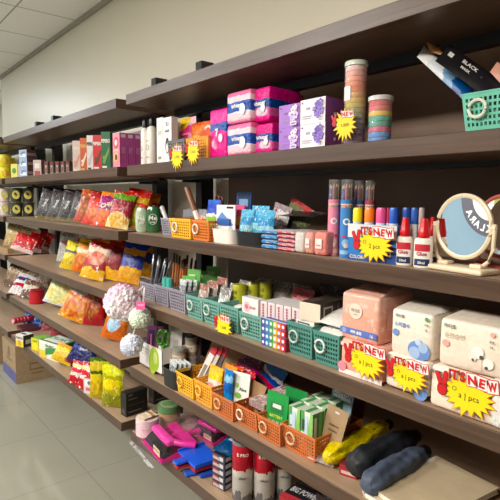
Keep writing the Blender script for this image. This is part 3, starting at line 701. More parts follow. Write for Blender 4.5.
# pencil tubes
for i, (u1, u2, vt, y, hx, h2, lab) in enumerate([(328, 340, 180, 1.03, 'ec8aa6', 'f4c2a8', 'pink tube of colour pencils, leftmost of the pencil tubes'), (340.2, 353, 180, 1.03, '3f86d0', '9cc8ec', 'blue tube of colour pencils beside the pink tube'),
                                              (353.3, 364, 181, 1.07, '2c5ea8', '5c8ccc', 'dark blue tube of colour pencils behind the marker set'), (364.3, 374.5, 181, 1.07, 'b8465c', 'd8808e', 'red tube of colour pencils behind the marker set')]):
    x, yy, w, h = pl('C', u1, u2, vt, y); r = (u2-u1)/2*dist((x, yy, S['C']))/F*.98
    t = thing('pencil_tube', lab, 'pencil tube', (x, yy, S['C']+.0005), math.atan2(-x, yy), 'tubes of colour pencils'); hb = h*.74
    b = MB(); b.lathe([(r, 0), (r, hb)], c(hx, .35), 20)
    fn = lambda px, pz: -math.sqrt(max(1e-9, (r+.0006)**2-px*px))
    def disc(cx, cz, rr, m, e=1, lay=0):
        vs_ = [(cx+rr*q*math.cos(2*math.pi*k/14), cz+rr*q*e*math.sin(2*math.pi*k/14)) for q in (.5, 1) for k in range(14)]+[(cx, cz)]
        b.add([(a, fn(a, z)-lay, z) for a, z in vs_], [(28, k, (k+1)%14) for k in range(14)]+[(k, 14+k, 14+(k+1)%14, (k+1)%14) for k in range(14)], m)
    disc(0, hb*.62, r*.55, c('f2f0f4')); disc(0, hb*.62, r*.3, c(hx), 1, .0005); disc(-r*.05, hb*.25, r*.62, c(h2)); disc(-r*.4, hb*.36, r*.25, c('d83848')); disc(r*.4, hb*.36, r*.25, c('d83848')); disc(0, hb*.2, r*.38, c('f6dcc8'), 1, .0005)
    for z in (.86, .05):
        vs_ = [(a*r*.18, hb*z+q) for q in (0, hb*.07) for a in range(-5, 6)]
        b.add([(a, fn(a, z2), z2) for a, z2 in vs_], [(k, k+1, k+12, k+11) for k in range(10)], c('f2c8b0') if z > .5 else c(h2))
    b.text('COLOR', 0, hb*.885, hb*.045, c('5a3a6a'), fn=lambda a, z: fn(a, z)-.0006); b.build('printed_tube', t)
    cols = ['d04848', 'e89038', 'f0d040', '58a848', '3a78c8', '7a4a98', 'c06a88', '5a4634', 'd8a078']
    for k in range(9):
        a = 2*math.pi*k/9+.3; rr = r*.68; px, py = rr*math.cos(a), rr*math.sin(a); zt = h*.955-R.random()*.004
        q = MB(); q.M = Matrix.Translation((px, py, 0)); q.lathe([(r*.17, hb*.9), (r*.17, zt-.011)], c(cols[k], .4), 6); q.lathe([(r*.17, zt-.011), (r*.06, zt-.003)], c('d8b48c'), 6); q.lathe([(r*.06, zt-.003), (0, zt)], c(cols[k]), 6); q.build('pencil', t)
    q = MB(); q.lathe([(r*.99, hb), (r*.99, h*.985), (r*.95, h), (0, h)], film('tubecap', 'f0eef0', .1, .06)); q.build('clear_cap', t)

# marker set with star tag, glue, mirrors
x, yy, w, h = pl('C', 348, 397, 222, 1.0); d = .05; zc = S['C']+.0005
t = thing('marker_set', 'blue box of thick colour markers behind the star price tag', 'marker set', (x, yy+d/2, zc))
b = MB(); b.box(-w/2, w/2, -d/2, d/2, 0, h*.92, c('2f7cc8', .3)); b.deco([('r', 0, 1, 0, .14, c('1f4f9c')), ('r', .62, 1, .14, .42, c('24408c')), ('t', '12', .86, .24, .13, WHT), ('t', 'COLOR', .2, .09, .1, WHT), ('r', 0, 1, .62, 1, c('d9dde2'))], w, h*.92, FRONT(w, d)); b.build('box', t)
for k, (u1, u2, hx) in enumerate([(354, 362, 'f0e420'), (365.5, 374, 'f4861c'), (377, 386, 'f05a9c'), (387, 389.5, 'c83048'), (390, 398, '2a5ec8'), (399, 407, '24489c'), (407.8, 414.5, '2c5cb4'), (415.5, 420.5, 'b8a8a8')]):
    p1 = at(u1, 215, y=1.02); p2 = at(u2, 215, y=1.02); r = (p2.x-p1.x)/2; ztop = at((u1+u2)/2, 208, y=1.02).z-zc; cx = (p1.x+p2.x)/2-x
    mb = MB(); mb.M = Matrix.Translation((cx, 1.02-yy-d/2 if k < 5 else 1.035-yy-d/2, 0)); mb.lathe([(r*.95, .001 if k > 4 else h*.9), (r*.95, h*.98)], c('dfe3e6', .35), 14); o = mb.build('marker', t)
    mc_ = MB(); mc_.M = mb.M.copy(); mc_.lathe([(r, h*.97), (r, ztop*.96), (r*.85, ztop), (0, ztop)], c(hx, .3), 14); mc_.build('cap', o)
p = at(374, 245.5, y=.985); price_tag("large IT'S NEW yellow starburst price card on the marker set", p, 46*dist(p)/F, rz=0, big=True, words='2 pcs', group='large starburst price cards')
for i, (u1, u2, vt, y, lab) in enumerate([(396.5, 413.5, 218, 1.01, 'white glue bottle with red cap at front left of the four'), (414.5, 433, 219, 1.005, 'white glue bottle with red cap at front right, nearest the mirror'), (407, 421.5, 217.5, 1.06, 'white glue bottle with red cap at back left of the four'), (424.5, 439.5, 217.5, 1.06, 'white glue bottle with red cap at back right of the four')]):
    x, yy, w, h = pl('C', u1, u2, vt, y); r = (u2-u1)/2*dist((x, yy, S['C']))/F
    t = thing('glue_bottle', lab, 'glue bottle', (x, yy, S['C']+.0005), math.atan2(-x, yy)*.5, 'white glue bottles'); hb = h*.62
    b = MB(); b.lathe([(r*.92, 0), (r, .004), (r, hb*.86), (r*.85, hb*.96), (r*.55, hb)], c('f2eae2', .35), 24, sy=.62); b.build('bottle_body', t)
    b = MB(); b.lathe([(r*.6, hb), (r*.6, hb+.012), (r*.56, hb+.014), (r*.42, h*.93), (r*.34, h), (0, h)], c('d4121e', .3), 18); b.build('cap', t)
    q = MB(); n = 8
    for z0, z1, m, ex in ((.08, .3, c('22345e'), .8), (.3, .78, c('f4f0ee'), .8), (.55, .78, c('cc2438'), .8)):
        vs_ = []
        for zz in (z0, z1):
            for k in range(n+1):
                a = -ex*r+2*ex*r*k/n; vs_.append((a, -.62*math.sqrt(r*r-a*a)-.0007-(.0004 if z0 > .5 else 0), hb*zz))
        q.add(vs_, [(k, k+1, n+2+k, n+1+k) for k in range(n)], m)
    q.text('Glue', 0, hb*.47, hb*.13, c('b02034'), fn=lambda a, z: -.62*math.sqrt(max(1e-9, r*r-a*a))-.002); q.text('50ml', 0, hb*.18, hb*.09, WHT, fn=lambda a, z: -.62*math.sqrt(max(1e-9, r*r-a*a))-.002)
    q.build('label', t)

M_glass = None
def mirrormat():
    m, t, b, _ = nt('mirror_glass'); b.inputs['Metallic'].default_value = 1; b.inputs['Roughness'].default_value = .01
    tc = t.nodes.new('ShaderNodeTexCoord'); n = t.nodes.new('ShaderNodeTexNoise'); n.inputs['Scale'].default_value = 4; t.links.new(tc.outputs['Object'], n.inputs['Vector'])
    r = t.nodes.new('ShaderNodeValToRGB'); r.color_ramp.elements[0].color = lin('eef2f2'); r.color_ramp.elements[1].color = lin('f8fafa'); t.links.new(n.outputs['Fac'], r.inputs['Fac']); t.links.new(r.outputs[0], b.inputs['Base Color'])
    return m
MIR = mirrormat()
def mirror(lab, x, y, rz, m, Rr, tilt=0):
    t = thing('table_mirror', lab, 'mirror', (x, y, S['C']+.0005), rz, 'round table mirrors'); zc = .022+Rr+.008
    b = MB(); b.rbox(-Rr*1.08, Rr*1.08, -.032, .032, 0, .012, .005, m); b.build('base', t)
    for sx in (-1, 1):
        a = MB(); P = [(sx*Rr*.5, 0, .014), (sx*Rr*.75, 0, .016), (sx*Rr*.98, 0, .028), (sx*Rr*1.1, 0, .055), (sx*Rr*1.12, 0, zc), (sx*Rr*1.12, 0, zc+.008)]
        a.tube(P, .0042, m, 8); a.rbox(sx*Rr*.62-.014, sx*Rr*.62+.014, -.012, .012, .0118, .02, .003, m); o = a.build('support_arm', t)
        k = MB(); k.tube([(sx*Rr*1.0, 0, zc), (sx*Rr*1.16, 0, zc)], .005, m, 10); k.build('pivot', o)
    f = MB(); f.M = Matrix.Translation((0, 0, zc)) @ Matrix.Rotation(tilt, 4, 'X'); n = 48
    f.ring((0, 0, 0), Rr, .0052, m, n=n)
    f.add([(Rr*math.cos(2*math.pi*i/n), .004, Rr*math.sin(2*math.pi*i/n)) for i in range(n)], [tuple(range(n))], m); f.build('frame', t)
    g = MB(); g.M = f.M.copy(); q = Rr*.965
    g.add([(q*math.cos(2*math.pi*i/n), -.002, q*math.sin(2*math.pi*i/n)) for i in range(n)], [tuple(range(n))], MIR); o = g.build('mirror_glass', t)
    return t, zc, f.M
MRZ = rad(-10); mx, my = -.531, 1.02
CREAM = c('ecd9bc', .35)
mt, mzc, mM = mirror('round cream table mirror in front at the right of third shelf', mx, my, MRZ, CREAM, .0655, 0)
mirror('round red table mirror partly hidden behind the cream mirror', mx+.045, my+.085, MRZ, c('c0625c', .35), .0655, 0)
mirror('round grey table mirror behind the red mirror at frame edge', mx+.1, my+.165, MRZ, c('9c8c88', .35), .0655, 0)
# the round sign on the opposite window that shows reversed in the mirror
bpy.context.view_layer.update()
def reflect(u, v, yplane):
    n = Vector((math.sin(MRZ), -math.cos(MRZ), 0)); p0 = Vector((mx, my, S['C']+mzc)); d = (FW*F+RT*(u-250)-UP*(v-250)).normalized()
    tt = (p0-CAM).dot(n)/d.dot(n); p = CAM+d*tt; r = d-2*d.dot(n)*n; k = (yplane-p.y)/r.y; return p+r*k
sc = reflect(492, 196, FY+.03); se = reflect(462, 203, FY+.03); SR = (se-sc).length
t = thing('window_sign', 'round grey shop window sign reflected reversed in the cream mirror', 'sign', sc, math.pi)
GRY = c('5a5660', .5); n = 48
b = MB(); b.plate([(SR*math.cos(2*math.pi*i/n), SR*math.sin(2*math.pi*i/n)) for i in range(n)], -.004, .004, GRY); b.build('sign_disc', t)
b = MB(); b.plate([(SR*.6*math.cos(2*math.pi*i/n), SR*.6*math.sin(2*math.pi*i/n)) for i in range(n)], -.008, -.004, c('dcd8c8')); b.box(-SR*.22, SR*.22, -.012, -.008, -SR*.22, SR*.22, c('8a8a3a')); b.build('emblem', t)
b = MB()
for i, ch in enumerate('KLARA'):
    a = rad(-88+i*14); b.text(ch, SR*.8*math.cos(a), SR*.8*math.sin(a), SR*.19, WHT, -.0055, .03, rot=a+math.pi/2)
b.build('lettering', t)

# ---------------- shelf D (fourth)
SD = S['D']
LILB = c('8f8a98', .4)
tb, g1 = basket('lilac grey basket of dark pencils at left end of fourth shelf', 'D', 140, 154.5, 284, LILB, y=1.03, depth=.13, ring=False, nx=7)
tb, g2 = basket('lilac grey basket with teal-capped tubes, middle of three grey ones', 'D', 154.5, 168, 287, LILB, y=1.02, depth=.13, ring=False, nx=7)
tb, g3 = basket('lilac grey basket with green cards beside the first teal basket', 'D', 168.5, 185, 291, LILB, y=1.01, depth=.14, ring=False, nx=7)
for k in range(8):
    a = k/7; bx = g1[0]-.028+.05*a; by = g1[1]+.03+.02*(k % 3)
    stick('eyeliner_pencil', 'dark silver eyeliner pencil fanned out in the leftmost grey basket', 'pencil', (bx, by, SD+.012), (bx-.05+.07*a+R.uniform(-.01, .01), by+.05, SD+.185+R.uniform(-.014, .014)), .0045, c('55585f', .25, .4), c('8d9098', .25, .5), .75, 'eyeliner pencils')
for k in range(12):
    a = k/11; bx = g2[0]-.04+.1*a; by = g2[1]+.07+.02*(k % 3)
    stick('makeup_brush', 'orange brown makeup brush standing behind the teal-capped tubes', 'brush', (bx, by, SD+.012), (bx+R.uniform(-.01, .012), by+.02, SD+.205+R.uniform(-.02, .01)), .0042, c('b8682c', .35), c('3a2418', .7), .8, 'makeup brushes')
for k in range(2):
    stick('cosmetic_tube', ('teal-capped tube in the middle grey basket, left of two', 'teal-capped tube in the middle grey basket, right of two')[k], 'tube', (g2[0]-.018+.034*k, g2[1]+.03, SD+.012), (g2[0]-.018+.034*k, g2[1]+.032, SD+.118), .014, c('d0d4d2', .25), c('4fb8ac', .3), .55)
for k in range(3):
    bag('clear_pack', 'clear grey pack standing at the front of the third grey basket', 'pack', (g3[0]-.012+.013*k, g3[1]+.03+.016*k, SD+.012), .05, .115, .014, bagmat('clearpackgrey', [(0, 'a8abac'), (.5, '85898c'), (.8, 'c4c8c8')], None, .15, speck=('dfe2e2', 9, .6)), lean=.08, group='clear grey packs')
GRN = c('58a844', .4)
for k, (u, v, yy, ww, hh, lab) in enumerate([(186, 292, 1.05, .06, .13, 'green and white card in front of the leaning green cards'), (191, 288, 1.09, .06, .15, 'green and white card second of the leaning green cards'),
                                            (199, 288, 1.17, .06, .14, 'green and white card third of the leaning green cards'), (210, 284, 1.18, .065, .165, 'green and white card farthest right of the green cards')]):
    p = at(u, v, y=yy); card('green_card', lab, 'card', (p.x, yy, SD+.0035 if k > 1 else SD+.012), ww, hh, GRN, rz=.5, lean=.22, f=[('r', .15, .85, .3, .62, c('e4ecd8')), ('r', .1, .6, .78, .86, c('bcd89a')), ('d', .5, .45, .2, c('7fb05a'))], group=None)
rg = c('cfd6d0', .4)
tb, b1 = basket('teal basket with reddish clear packs, first from the left on fourth shelf', 'D', 186, 202, 297.5, TEAL, y=1.0, depth=.15, nx=7, ringmat=rg)
tb, b2 = basket('teal basket holding the white soap pack, second from the left', 'D', 202.5, 219, 301.5, TEAL, y=1.0, depth=.15, nx=7, ringmat=rg)
tb, b3 = basket('teal basket behind the star tag, third from the left', 'D', 219.5, 238, 307, TEAL, y=1.0, depth=.15, nx=7, ring=False)
tb, b4 = basket('teal basket under the pink and white boxes on fourth shelf', 'D', 239, 261, 315.5, TEAL, y=.995, depth=.16, nx=8, ringmat=rg)
tb, b5 = basket('dark teal basket under the cream and black box', 'D', 287, 312, 325, TEALD, y=.995, depth=.16, nx=9, ringmat=c('b8c4bc', .4))
tb, b6 = basket('dark teal basket with white bag beside the pink pad packs', 'D', 313, 339, 334.5, TEALD, y=.99, depth=.16, nx=9, ringmat=c('e2e6e0', .4))
CLR = bagmat('clearred', [(0, 'c9c2be'), (.35, '8a5a50'), (.55, 'b8a49c'), (.8, '9a6a60')], None, .12, speck=('e6e2de', 8, .6))
for k in range(3): bag('clear_red_pack', 'clear pack with reddish brown goods in the first teal basket', 'pack', (b1[0]-.01+.012*k, 1.04+.03*k, SD+.012), .066, .115+.012*k, .022, CLR, lean=.15, group='reddish clear packs')
for k in range(3): bag('soap_pack', ('front silver clear soap pack with white oval in second teal basket', 'silver clear pack behind the front one in second teal basket', 'silver clear pack hindmost in second teal basket')[k], 'pack', (b2[0]+.0+.012*k, 1.04+.032*k, SD+.012), .07, .12+.012*k, .022, bagmat('clearsilver', [(0, '9c9c98'), (.5, 'b8bab6'), (.75, '8a8886')], None, .12, speck=('e8e8e4', 8, .58)), lean=.25,
    txt=[('●', 0, .5, .3, WHT), ('O', 0, .5, .16, c('8fa89a'))] if k == 0 else ())
for k in range(3): bag('net_sponge_pack', 'brown grey speckled pack lying behind the teal baskets', 'pack', (b3[0]-.08+.095*k, 1.21, SD+.004), .092, .15, .04, bagmat('netgrey', [(0, '6a5f58'), (.5, '8a8078'), (.8, '574c48')], None, .35, speck=('b0a8a0', 26, .55)), lean=.18, group='speckled brown packs')
for k in range(2): bag('white_pack', ('white soft pack lying in front in the third teal basket', 'white soft pack lying behind in the third teal basket')[k], 'pack', (b3[0], 1.02+.06*k, SD+.052+.012*k), .085, .07, .04, bagmat('whitesoft', detail=.06, stops=[(0, 'e6e4e0'), (.5, 'f0eeea')], window=None, rough=.3), lean=1.2)
p = at(223.5, 327, y=.975); price_tag('yellow star price tag hanging on the third teal basket', p, 25*dist(p)/F, rz=.1, words='1,500')
def can(name, lab, cat, sh, u1, u2, vt, y, mat, top, grp, dz=0, n=1):
    x, yy, w, h = pl(sh, u1, u2, vt, y, dz=dz); r = (u2-u1)/2*dist((x, yy, S[sh]+dz))/F*.98
    for k in range(n):
        hh = h/n; t = thing(name, lab[k], cat, (x, yy, S[sh]+dz+.0005+k*hh), 0, grp)
        b = MB(); b.lathe([(r*.94, 0), (r, .002), (r, hh-.004), (r*.94, hh-.0015)], mat, 22); b.build('can_body', t)
        q = MB(); q.lathe([(r*.94, hh-.0016), (r*.9, hh-.0008), (r*.86, hh-.003), (0, hh-.003)], top, 22); q.build('lid', t)
        s_ = MB(); fn = lambda a, z: -math.sqrt(max(1e-9, r*r-a*a))-.0008
        s_.text('Oil', 0, hh*.62, hh*.2, c('5a6a1a'), fn=fn); s_.text('Hair', 0, hh*.36, hh*.14, c('5a6a1a'), fn=fn); s_.build('printed_label', t)
GY = c('b4b428', .3); REDT = c('b83a2a', .35); GYT = c('8a8a3a', .4)
can('green_can', ['bottom yellow green can, front of the can stacks', 'top yellow green can, front of the can stacks'], 'can', 'D', 232.5, 246.5, 284, 1.10, GY, GYT, 'yellow green cans', n=2)
can('green_can', ['bottom yellow green can in the middle can stack', 'top yellow green can in the middle can stack'], 'can', 'D', 247, 259, 283.5, 1.15, GY, GYT, 'yellow green cans', n=2)
can('green_can', ['bottom yellow green can, right of the can stacks', 'top yellow green can, right of the can stacks'], 'can', 'D', 259.5, 271.5, 281.5, 1.18, GY, GYT, 'yellow green cans', n=2)
can('red_lid_can', ['red-topped can at the back, left one'], 'can', 'D', 244, 254, 280.5, 1.24, c('a8a830', .3), REDT, 'red topped cans')
can('red_lid_can', ['red-topped can at the back, right one'], 'can', 'D', 254.8, 264, 280, 1.25, c('a8a830', .3), REDT, 'red topped cans')
PB = c('eee4e2', .4)
x, yy, w, h = pl('D', 240.5, 257.5, 298.5, 1.0, dz=.058)
for k in range(6):
    dm = (w, .03, h) if k == 0 else (.031, .1, h*.98)
    carton('soap_box', ('white soap box with pink flower print facing out at the front of the row', 'white soap box with dotted edge, second of the row', 'white soap box with dotted edge, third of the row', 'white soap box with dotted edge, fourth of the row', 'white soap box with dotted edge, fifth of the row', 'white soap box with dotted edge, last beside the pink pack')[k], 'soap box',
           (x, 1.02, SD+.058) if k == 0 else (x+w/2+.0165+.0325*(k-1), 1.058+.003*k, SD+.058), dm, (PB, c('e0d0d0', .4), c('efeaea', .4)), rz=0 if k else -.05,
           f=[('d', .3, .6, .2, c('e8b8c0')), ('d', .3, .6, .1, c('d86a80')), ('r', .1, .9, .12, .2, c('b05a68')), ('t', 'SOAP', .68, .6, .12, c('b05a68'), .02, .5)] if k == 0 else [('r', .1, .9, .05, .95, c('e4ccd0'))]+[('d', .5, .14+.12*q, .12, c('9a4a5a')) for q in range(7)], group='white soap boxes in a row')
rb = [c('3a4c9c'), c('2a8ac0'), c('3fa84a'), c('e8b82a'), c('e05a2a'), c('c8283a')]
x, yy, w, h = pl('D', 261.8, 286, 321, .99); n = 4; dz = h/n
for i in range(n):
    carton('clay_box', ('rainbow box lowest of the four stacked rainbow boxes', 'rainbow box second from the bottom of its stack', 'rainbow box third from the bottom of its stack', 'rainbow box topmost of its stack, with whitish top')[i], 'box', (x+R.uniform(-.001, .001), yy+.045, SD+.0008+i*dz), (w, .09, dz-.0006), (c('2f4ca0'), c('c02838'), c('dfe2ea')),
           f=[('r', k/6, (k+1)/6, .06, .94, rb[k]) for k in range(6)]+[('d', (k+.5)/6, .5, .05, c('e8e4f0')) for k in range(6)], sd=[('d', .2+.3*k, .5, .08, c('e86a70')) for k in range(3)], tp=[('r', .05, .95, .08, .25, c('3a4c9c')), ('r', .6, .95, .3, .9, c('c8384a'))], group='stacked rainbow boxes')
x, yy, w, h = pl('D', 294, 312, 322, 1.005)
carton('white_box', 'white box with barcode under the cream and black box', 'box', (x, 1.055, SD+.068), (w, .085, .038), (c('e8e4de'), c('d8d4ce')), f=[('r', .1, .75, .25, .8, c('3a3836')), ('r', .15, .7, .35, .7, c('d8d4d0')), ('t', '|||||', .42, .52, .25, BLK)], sd=[('r', .2, .8, .3, .7, c('8a8680'))])
P0 = at(303, 322, y=1.0)
carton('cream_box', 'cream fronted black box lying on the white box in the dark teal basket', 'box', (P0.x+.006, 1.085, SD+.1068), (.072, .15, .052), (c('e4d6c2'), c('2a2320'), c('3a302a')), sd=[('r', .1, .4, .15, .8, c('c8beb4')), ('r', .14, .36, .25, .7, c('3a302c')), ('r', .55, .62, .1, .9, c('6a5a50')), ('r', .75, .82, .1, .9, c('6a5a50'))], tp=[('r', .1, .5, .1, .5, c('5a4a40'))], rz=.12)
x, yy, w, h = pl('D', 288, 309, 289.5, 1.19)
bag('pink_pack', 'pink pack with black dots behind the cream and black box', 'pack', (x, 1.2, SD+.002), w*1.05, h, .05, bagmat('pinkdots', [(0, 'c87a7a'), (.5, 'd89090'), (.8, 'b86a6a')], None, .25, speck=('241a1a', 6, .7)), lean=.1)
for k in range(3): bag('dark_red_pack', 'dark red glossy pack behind the cream and black box', 'pack', (x+.075+.055*k, 1.24, SD+.002), .085, .165-.01*k, .045, bagmat('darkred', [(0, '3a1a1c'), (.5, '6a2a30'), (.75, '2a1618')], None, .15, speck=('9a6a6a', 7, .64)), lean=.1, group='dark red packs at the back')
x, yy, w, h = pl('D', 273, 290, 288.5, 1.2)
bag('green_pack', 'green pack lying behind the soap box row', 'pack', (x, 1.24, SD+.002), w*1.2, h+.01, .05, bagmat('greenpack', [(0, '4a7a2a'), (.5, '7aa040'), (.8, '3a5a24')], None, .3, speck=('d8d8c0', 9, .66)), lean=.1)
WSOFT = bagmat('whitesoft', detail=.06, stops=[(0, 'e6e4e0'), (.5, 'f0eeea')], window=None, rough=.3)
for k in range(2): bag('white_bag', ('white soft bag lower of two lying in the right dark teal basket', 'white soft bag upper of two lying in the right dark teal basket')[k], 'bag', (b6[0]-.006, 1.0+.008*k, SD+.082+.03*k), .1, .12, .028, WSOFT, lean=1.35)

# pad packs with star cards
def bigpack(lab, u1, u2, vt, vbt, y, d, mat, f, sd=(), gus=.012):
    x, yy, w, _ = pl('D', u1, u2, vt, y); uc = (u1+u2)/2; zt = at(uc, vt, y=y).z
    zb = SD+.0008 if vbt is None else at(uc, vbt, y=y).z+.001
    return pack('pad_pack', lab, 'pad pack', (x, yy+d/2, zb), (w, d, zt-zb), mat, f=f, sd=sd, group='large sanitary pad packs', r=.01, puff=.002, gusset=gus)
P1 = bagmat('packpink', detail=.06, stops=[(0, 'ecb6a6'), (.5, 'efbfb0')], window=None, rough=.25, speck=('f6cfc4', 4, .6), bump=.1)
P2 = bagmat('packwhite', detail=.06, stops=[(0, 'f0e6da'), (.5, 'f4ece0')], window=None, rough=.25, bump=.1)
P3 = bagmat('packcream', detail=.06, stops=[(0, 'f0e2d4'), (.5, 'f4e8da')], window=None, rough=.25, bump=.1)
INK = c('4a4440', .5); BLUE = c('5a78c8', .4); LB = c('6f97d8', .35); LB2 = c('a8c4ea', .35); PKD = c('f0a8a0', .4)
bigpack('pink pad pack with blue stripe and round seal, top of left stack', 340.5, 378.5, 294, 343, 1.0, .15, P1,
        [('d', .42, .64, .17, c('f6dccb')), ('t', '하이트', .42, .65, .08, c('7a6a58'), .03), ('t', 'organic', .42, .57, .035, c('a08a78')), ('r', .02, .98, .14, .27, BLUE), ('t', '매직 슬림', .45, .2, .07, WHT, .03, .5), ('d', .13, .2, .06, c('8fa6e0')), ('t', '16', .86, .2, .07, WHT)], [('r', .2, .8, .3, .7, c('e8b0a0'))], .014)
bigpack('pink pad pack behind the leftmost large star card, bottom of stack', 340, 383.5, 343, None, .995, .15, P1, [('r', 0, 1, .0, .14, c('f4e8e4')), ('r', .03, .9, .8, .9, c('f4d4cc')), ('d', .08, .2, .1, c('e88a9a'))], gus=0)
bigpack('white pad pack with blue circles, top of middle stack', 390, 432, 311, 359, 1.0, .13, P2,
        [('t', '하이트', .24, .86, .08, INK, .02), ('t', '수퍼흡수', .3, .68, .1, c('6a8ad0'), .02), ('d', .15, .5, .075, LB), ('d', .72, .22, .26, LB, .8), ('d', .62, .16, .13, LB2), ('d', .82, .3, .11, LB2), ('d', .7, .4, .07, c('c4d8f2')), ('d', .88, .9, .045, c('4f9a58')), ('t', '대형', .88, .78, .05, INK), ('t', '16', .88, .68, .05, INK)], [('r', .2, .8, .5, .6, c('9ab4e0'))])
bigpack('white pad pack behind the middle large star card, bottom of stack', 385, 428.5, 359.5, None, .99, .13, P2, [('d', .85, .15, .16, LB)], gus=0)
bigpack('cream pad pack with cotton flower print, top of right stack', 437.5, 505, 323, 374, .985, .13, P3,
        [('t', '하이트', .18, .86, .09, INK, .02), ('t', '순한순면', .26, .68, .11, c('cbb8a4'), .02), ('d', .13, .5, .055, PKD), ('d', .82, .86, .035, PKD), ('d', .62, .46, .09, c('f6efe8')), ('d', .55, .34, .06, c('eee2d8')), ('d', .78, .28, .08, c('f6efe8')), ('d', .68, .38, .03, c('5a4a44')), ('d', .56, .3, .02, c('5a4a44')), ('d', .76, .2, .025, c('5a4a44')), ('p', ((.7, .1), (.705, .1), (.7, .34), (.692, .34)), c('6a5a50')), ('t', '중형', .82, .72, .05, INK), ('t', '18', .82, .62, .05, INK)])
bigpack('cream pad pack behind the right large star card, bottom of stack', 429, 498, 373, None, .98, .13, P3, [('t', '하이트', .12, .86, .1, INK), ('d', .78, .2, .05, c('5a4a44')), ('p', ((.7, .05), (.71, .05), (.74, .3), (.73, .3)), c('6a5a50'))], gus=0)
x, yy, w, h = pl('D', 489, 520, 384, .975)
pack('white_pack', 'white plastic wrapped pack at the right frame edge', 'pack', (x, yy+.06, SD+.0008), (w, .12, h), WSOFT, gusset=.02)
for (u, v, wp, lab) in ((365.5, 362, 38, "large IT'S NEW starburst card on the lower pink pad pack"), (408, 376.5, 39, "large IT'S NEW starburst card on the lower white pad pack"), (468, 396, 57, "largest IT'S NEW starburst card on the lower cream pad pack")):
    p = at(u, v, y=.972); q1, q2 = at(u-wp/2, v, y=.972), at(u+wp/2, v, y=.972)
    price_tag(lab, p, (q2-q1).length*.97, big=True, words='a | pcs', group='large starburst price cards')

# bath puffs hanging at the left end of shelf D
def puff(lab, u, v, y, rpx, cols, drop):
    p = at(u, v, y=y); r = rpx*dist(p)/F; t = thing('bath_puff', lab, 'bath puff', p, 0, 'hanging bath puffs')
    m, tr, b, _ = nt('puff_'+cols[0]); L = tr.links.new
    tc = tr.nodes.new('ShaderNodeTexCoord'); n_ = tr.nodes.new('ShaderNodeTexNoise'); n_.inputs['Scale'].default_value = .9; L(tc.outputs['Generated'], n_.inputs['Vector'])
    rp = tr.nodes.new('ShaderNodeValToRGB'); e = rp.color_ramp.elements; e[0].position = .36; e[0].color = lin(cols[0]); e[1].position = .52; e[1].color = lin(cols[1]); L(n_.outputs['Fac'], rp.inputs[0]); L(rp.outputs[0], b.inputs['Base Color'])
    b.inputs['Roughness'].default_value = .6; b.inputs['Subsurface Weight'].default_value = .4; b.inputs['Subsurface Radius'].default_value = (.01, .01, .01)
    bm = bmesh.new(); bmesh.ops.create_icosphere(bm, subdivisions=6, radius=1)
    sd = R.random()*30
    for q in bm.verts:
        d = q.co.normalized(); s1 = abs(noise.noise(d*3.4+Vector((sd, 0, 0)))); s2 = abs(noise.noise(d*8+Vector((0, sd, 0))))
        s3 = abs(noise.noise(d*15+Vector((0, 0, sd)))); q.co = d*r*(.86+.22*s1+.16*s2+.11*s3)
    me = bpy.data.meshes.new('mesh_netting'); bm.to_mesh(me); bm.free(); me.materials.append(m)
    for pp in me.polygons: pp.use_smooth = True
    o = bpy.data.objects.new('mesh_netting', me); C.objects.link(o); o.parent = t
    top = at(*drop, y=max(.966, y)) - p
    k = MB(); k.tube([(0, 0, r*.5), top*.6+Vector((.004, 0, 0)), top], .0016, c('ece6e4'), 6); k.tube([(.003, 0, r*.5), top*.55+Vector((.012, 0, .002)), top+Vector((.004, 0, 0))], .0016, c('ece6e4'), 6); k.build('hanging_cord', t)
    return t, r
pf, pr = puff('big pink and mint bath puff at the left of the hanging cluster', 123, 303, .885, 18.5, ('eef0f0', 'f8c4e0'), (143.5, 286))
pf, pr = puff('pale mint bath puff at the right of the hanging cluster', 139.5, 317.5, .915, 11, ('e0f2dc', 'eef6e8'), (144.5, 287))
pf, pr = puff('pale blue bath puff at the bottom of the hanging cluster', 131.5, 345, .925, 11, ('d4def4', 'eaeaf6'), (144, 288))
p = at(140.5, 305.5, y=.895); card('hanging_label', 'bright pink label hanging over the bath puffs', 'label', p-Vector((0, 0, .017)), .034, .03, c('f04a9c', .35), rz=.9, lean=.3, f=[('r', .15, .85, .5, .7, c('f6a0c8'))])

# ---------------- shelf E (fifth)
SE = S['E']
x1 = at(138, 366, z=SE); x2 = at(161, 381, z=SE)
x, yy, w, h = pl('E', 138.5, 161, 351, vb=373); h = .103
t = thing('display_box', 'white open display box with lime green picture holding scissors', 'box', (x, yy+.07, SE+.0008)); d = .13
b = MB(); b.box(-w/2, w/2, -d/2, -d/2+.002, 0, h, c('ece6e2')); b.box(-w/2, -w/2+.002, -d/2, d/2, 0, h*1.1, c('dfd9d6')); b.box(w/2-.002, w/2, -d/2, d/2, 0, h*1.05, c('e4ded8')); b.box(-w/2, w/2, d/2-.002, d/2, 0, h*1.15, c('dfd9d6')); b.box(-w/2, w/2, -d/2, d/2, 0, .002, c('dfd9d6'))
LIME = c('a8cc28', .4)
b.deco([('d', .68, .5, .2, LIME, 1.3), ('d', .6, .3, .16, LIME, 1.5), ('d', .72, .55, .09, c('d4e48a'), 1.5), ('r', .1, .45, .74, .78, c('b8aca8')), ('r', .1, .4, .62, .65, c('c8beba')), ('r', .12, .3, .5, .53, c('c8beba'))], w, h, FRONT(w, d)); b.build('tray', t)
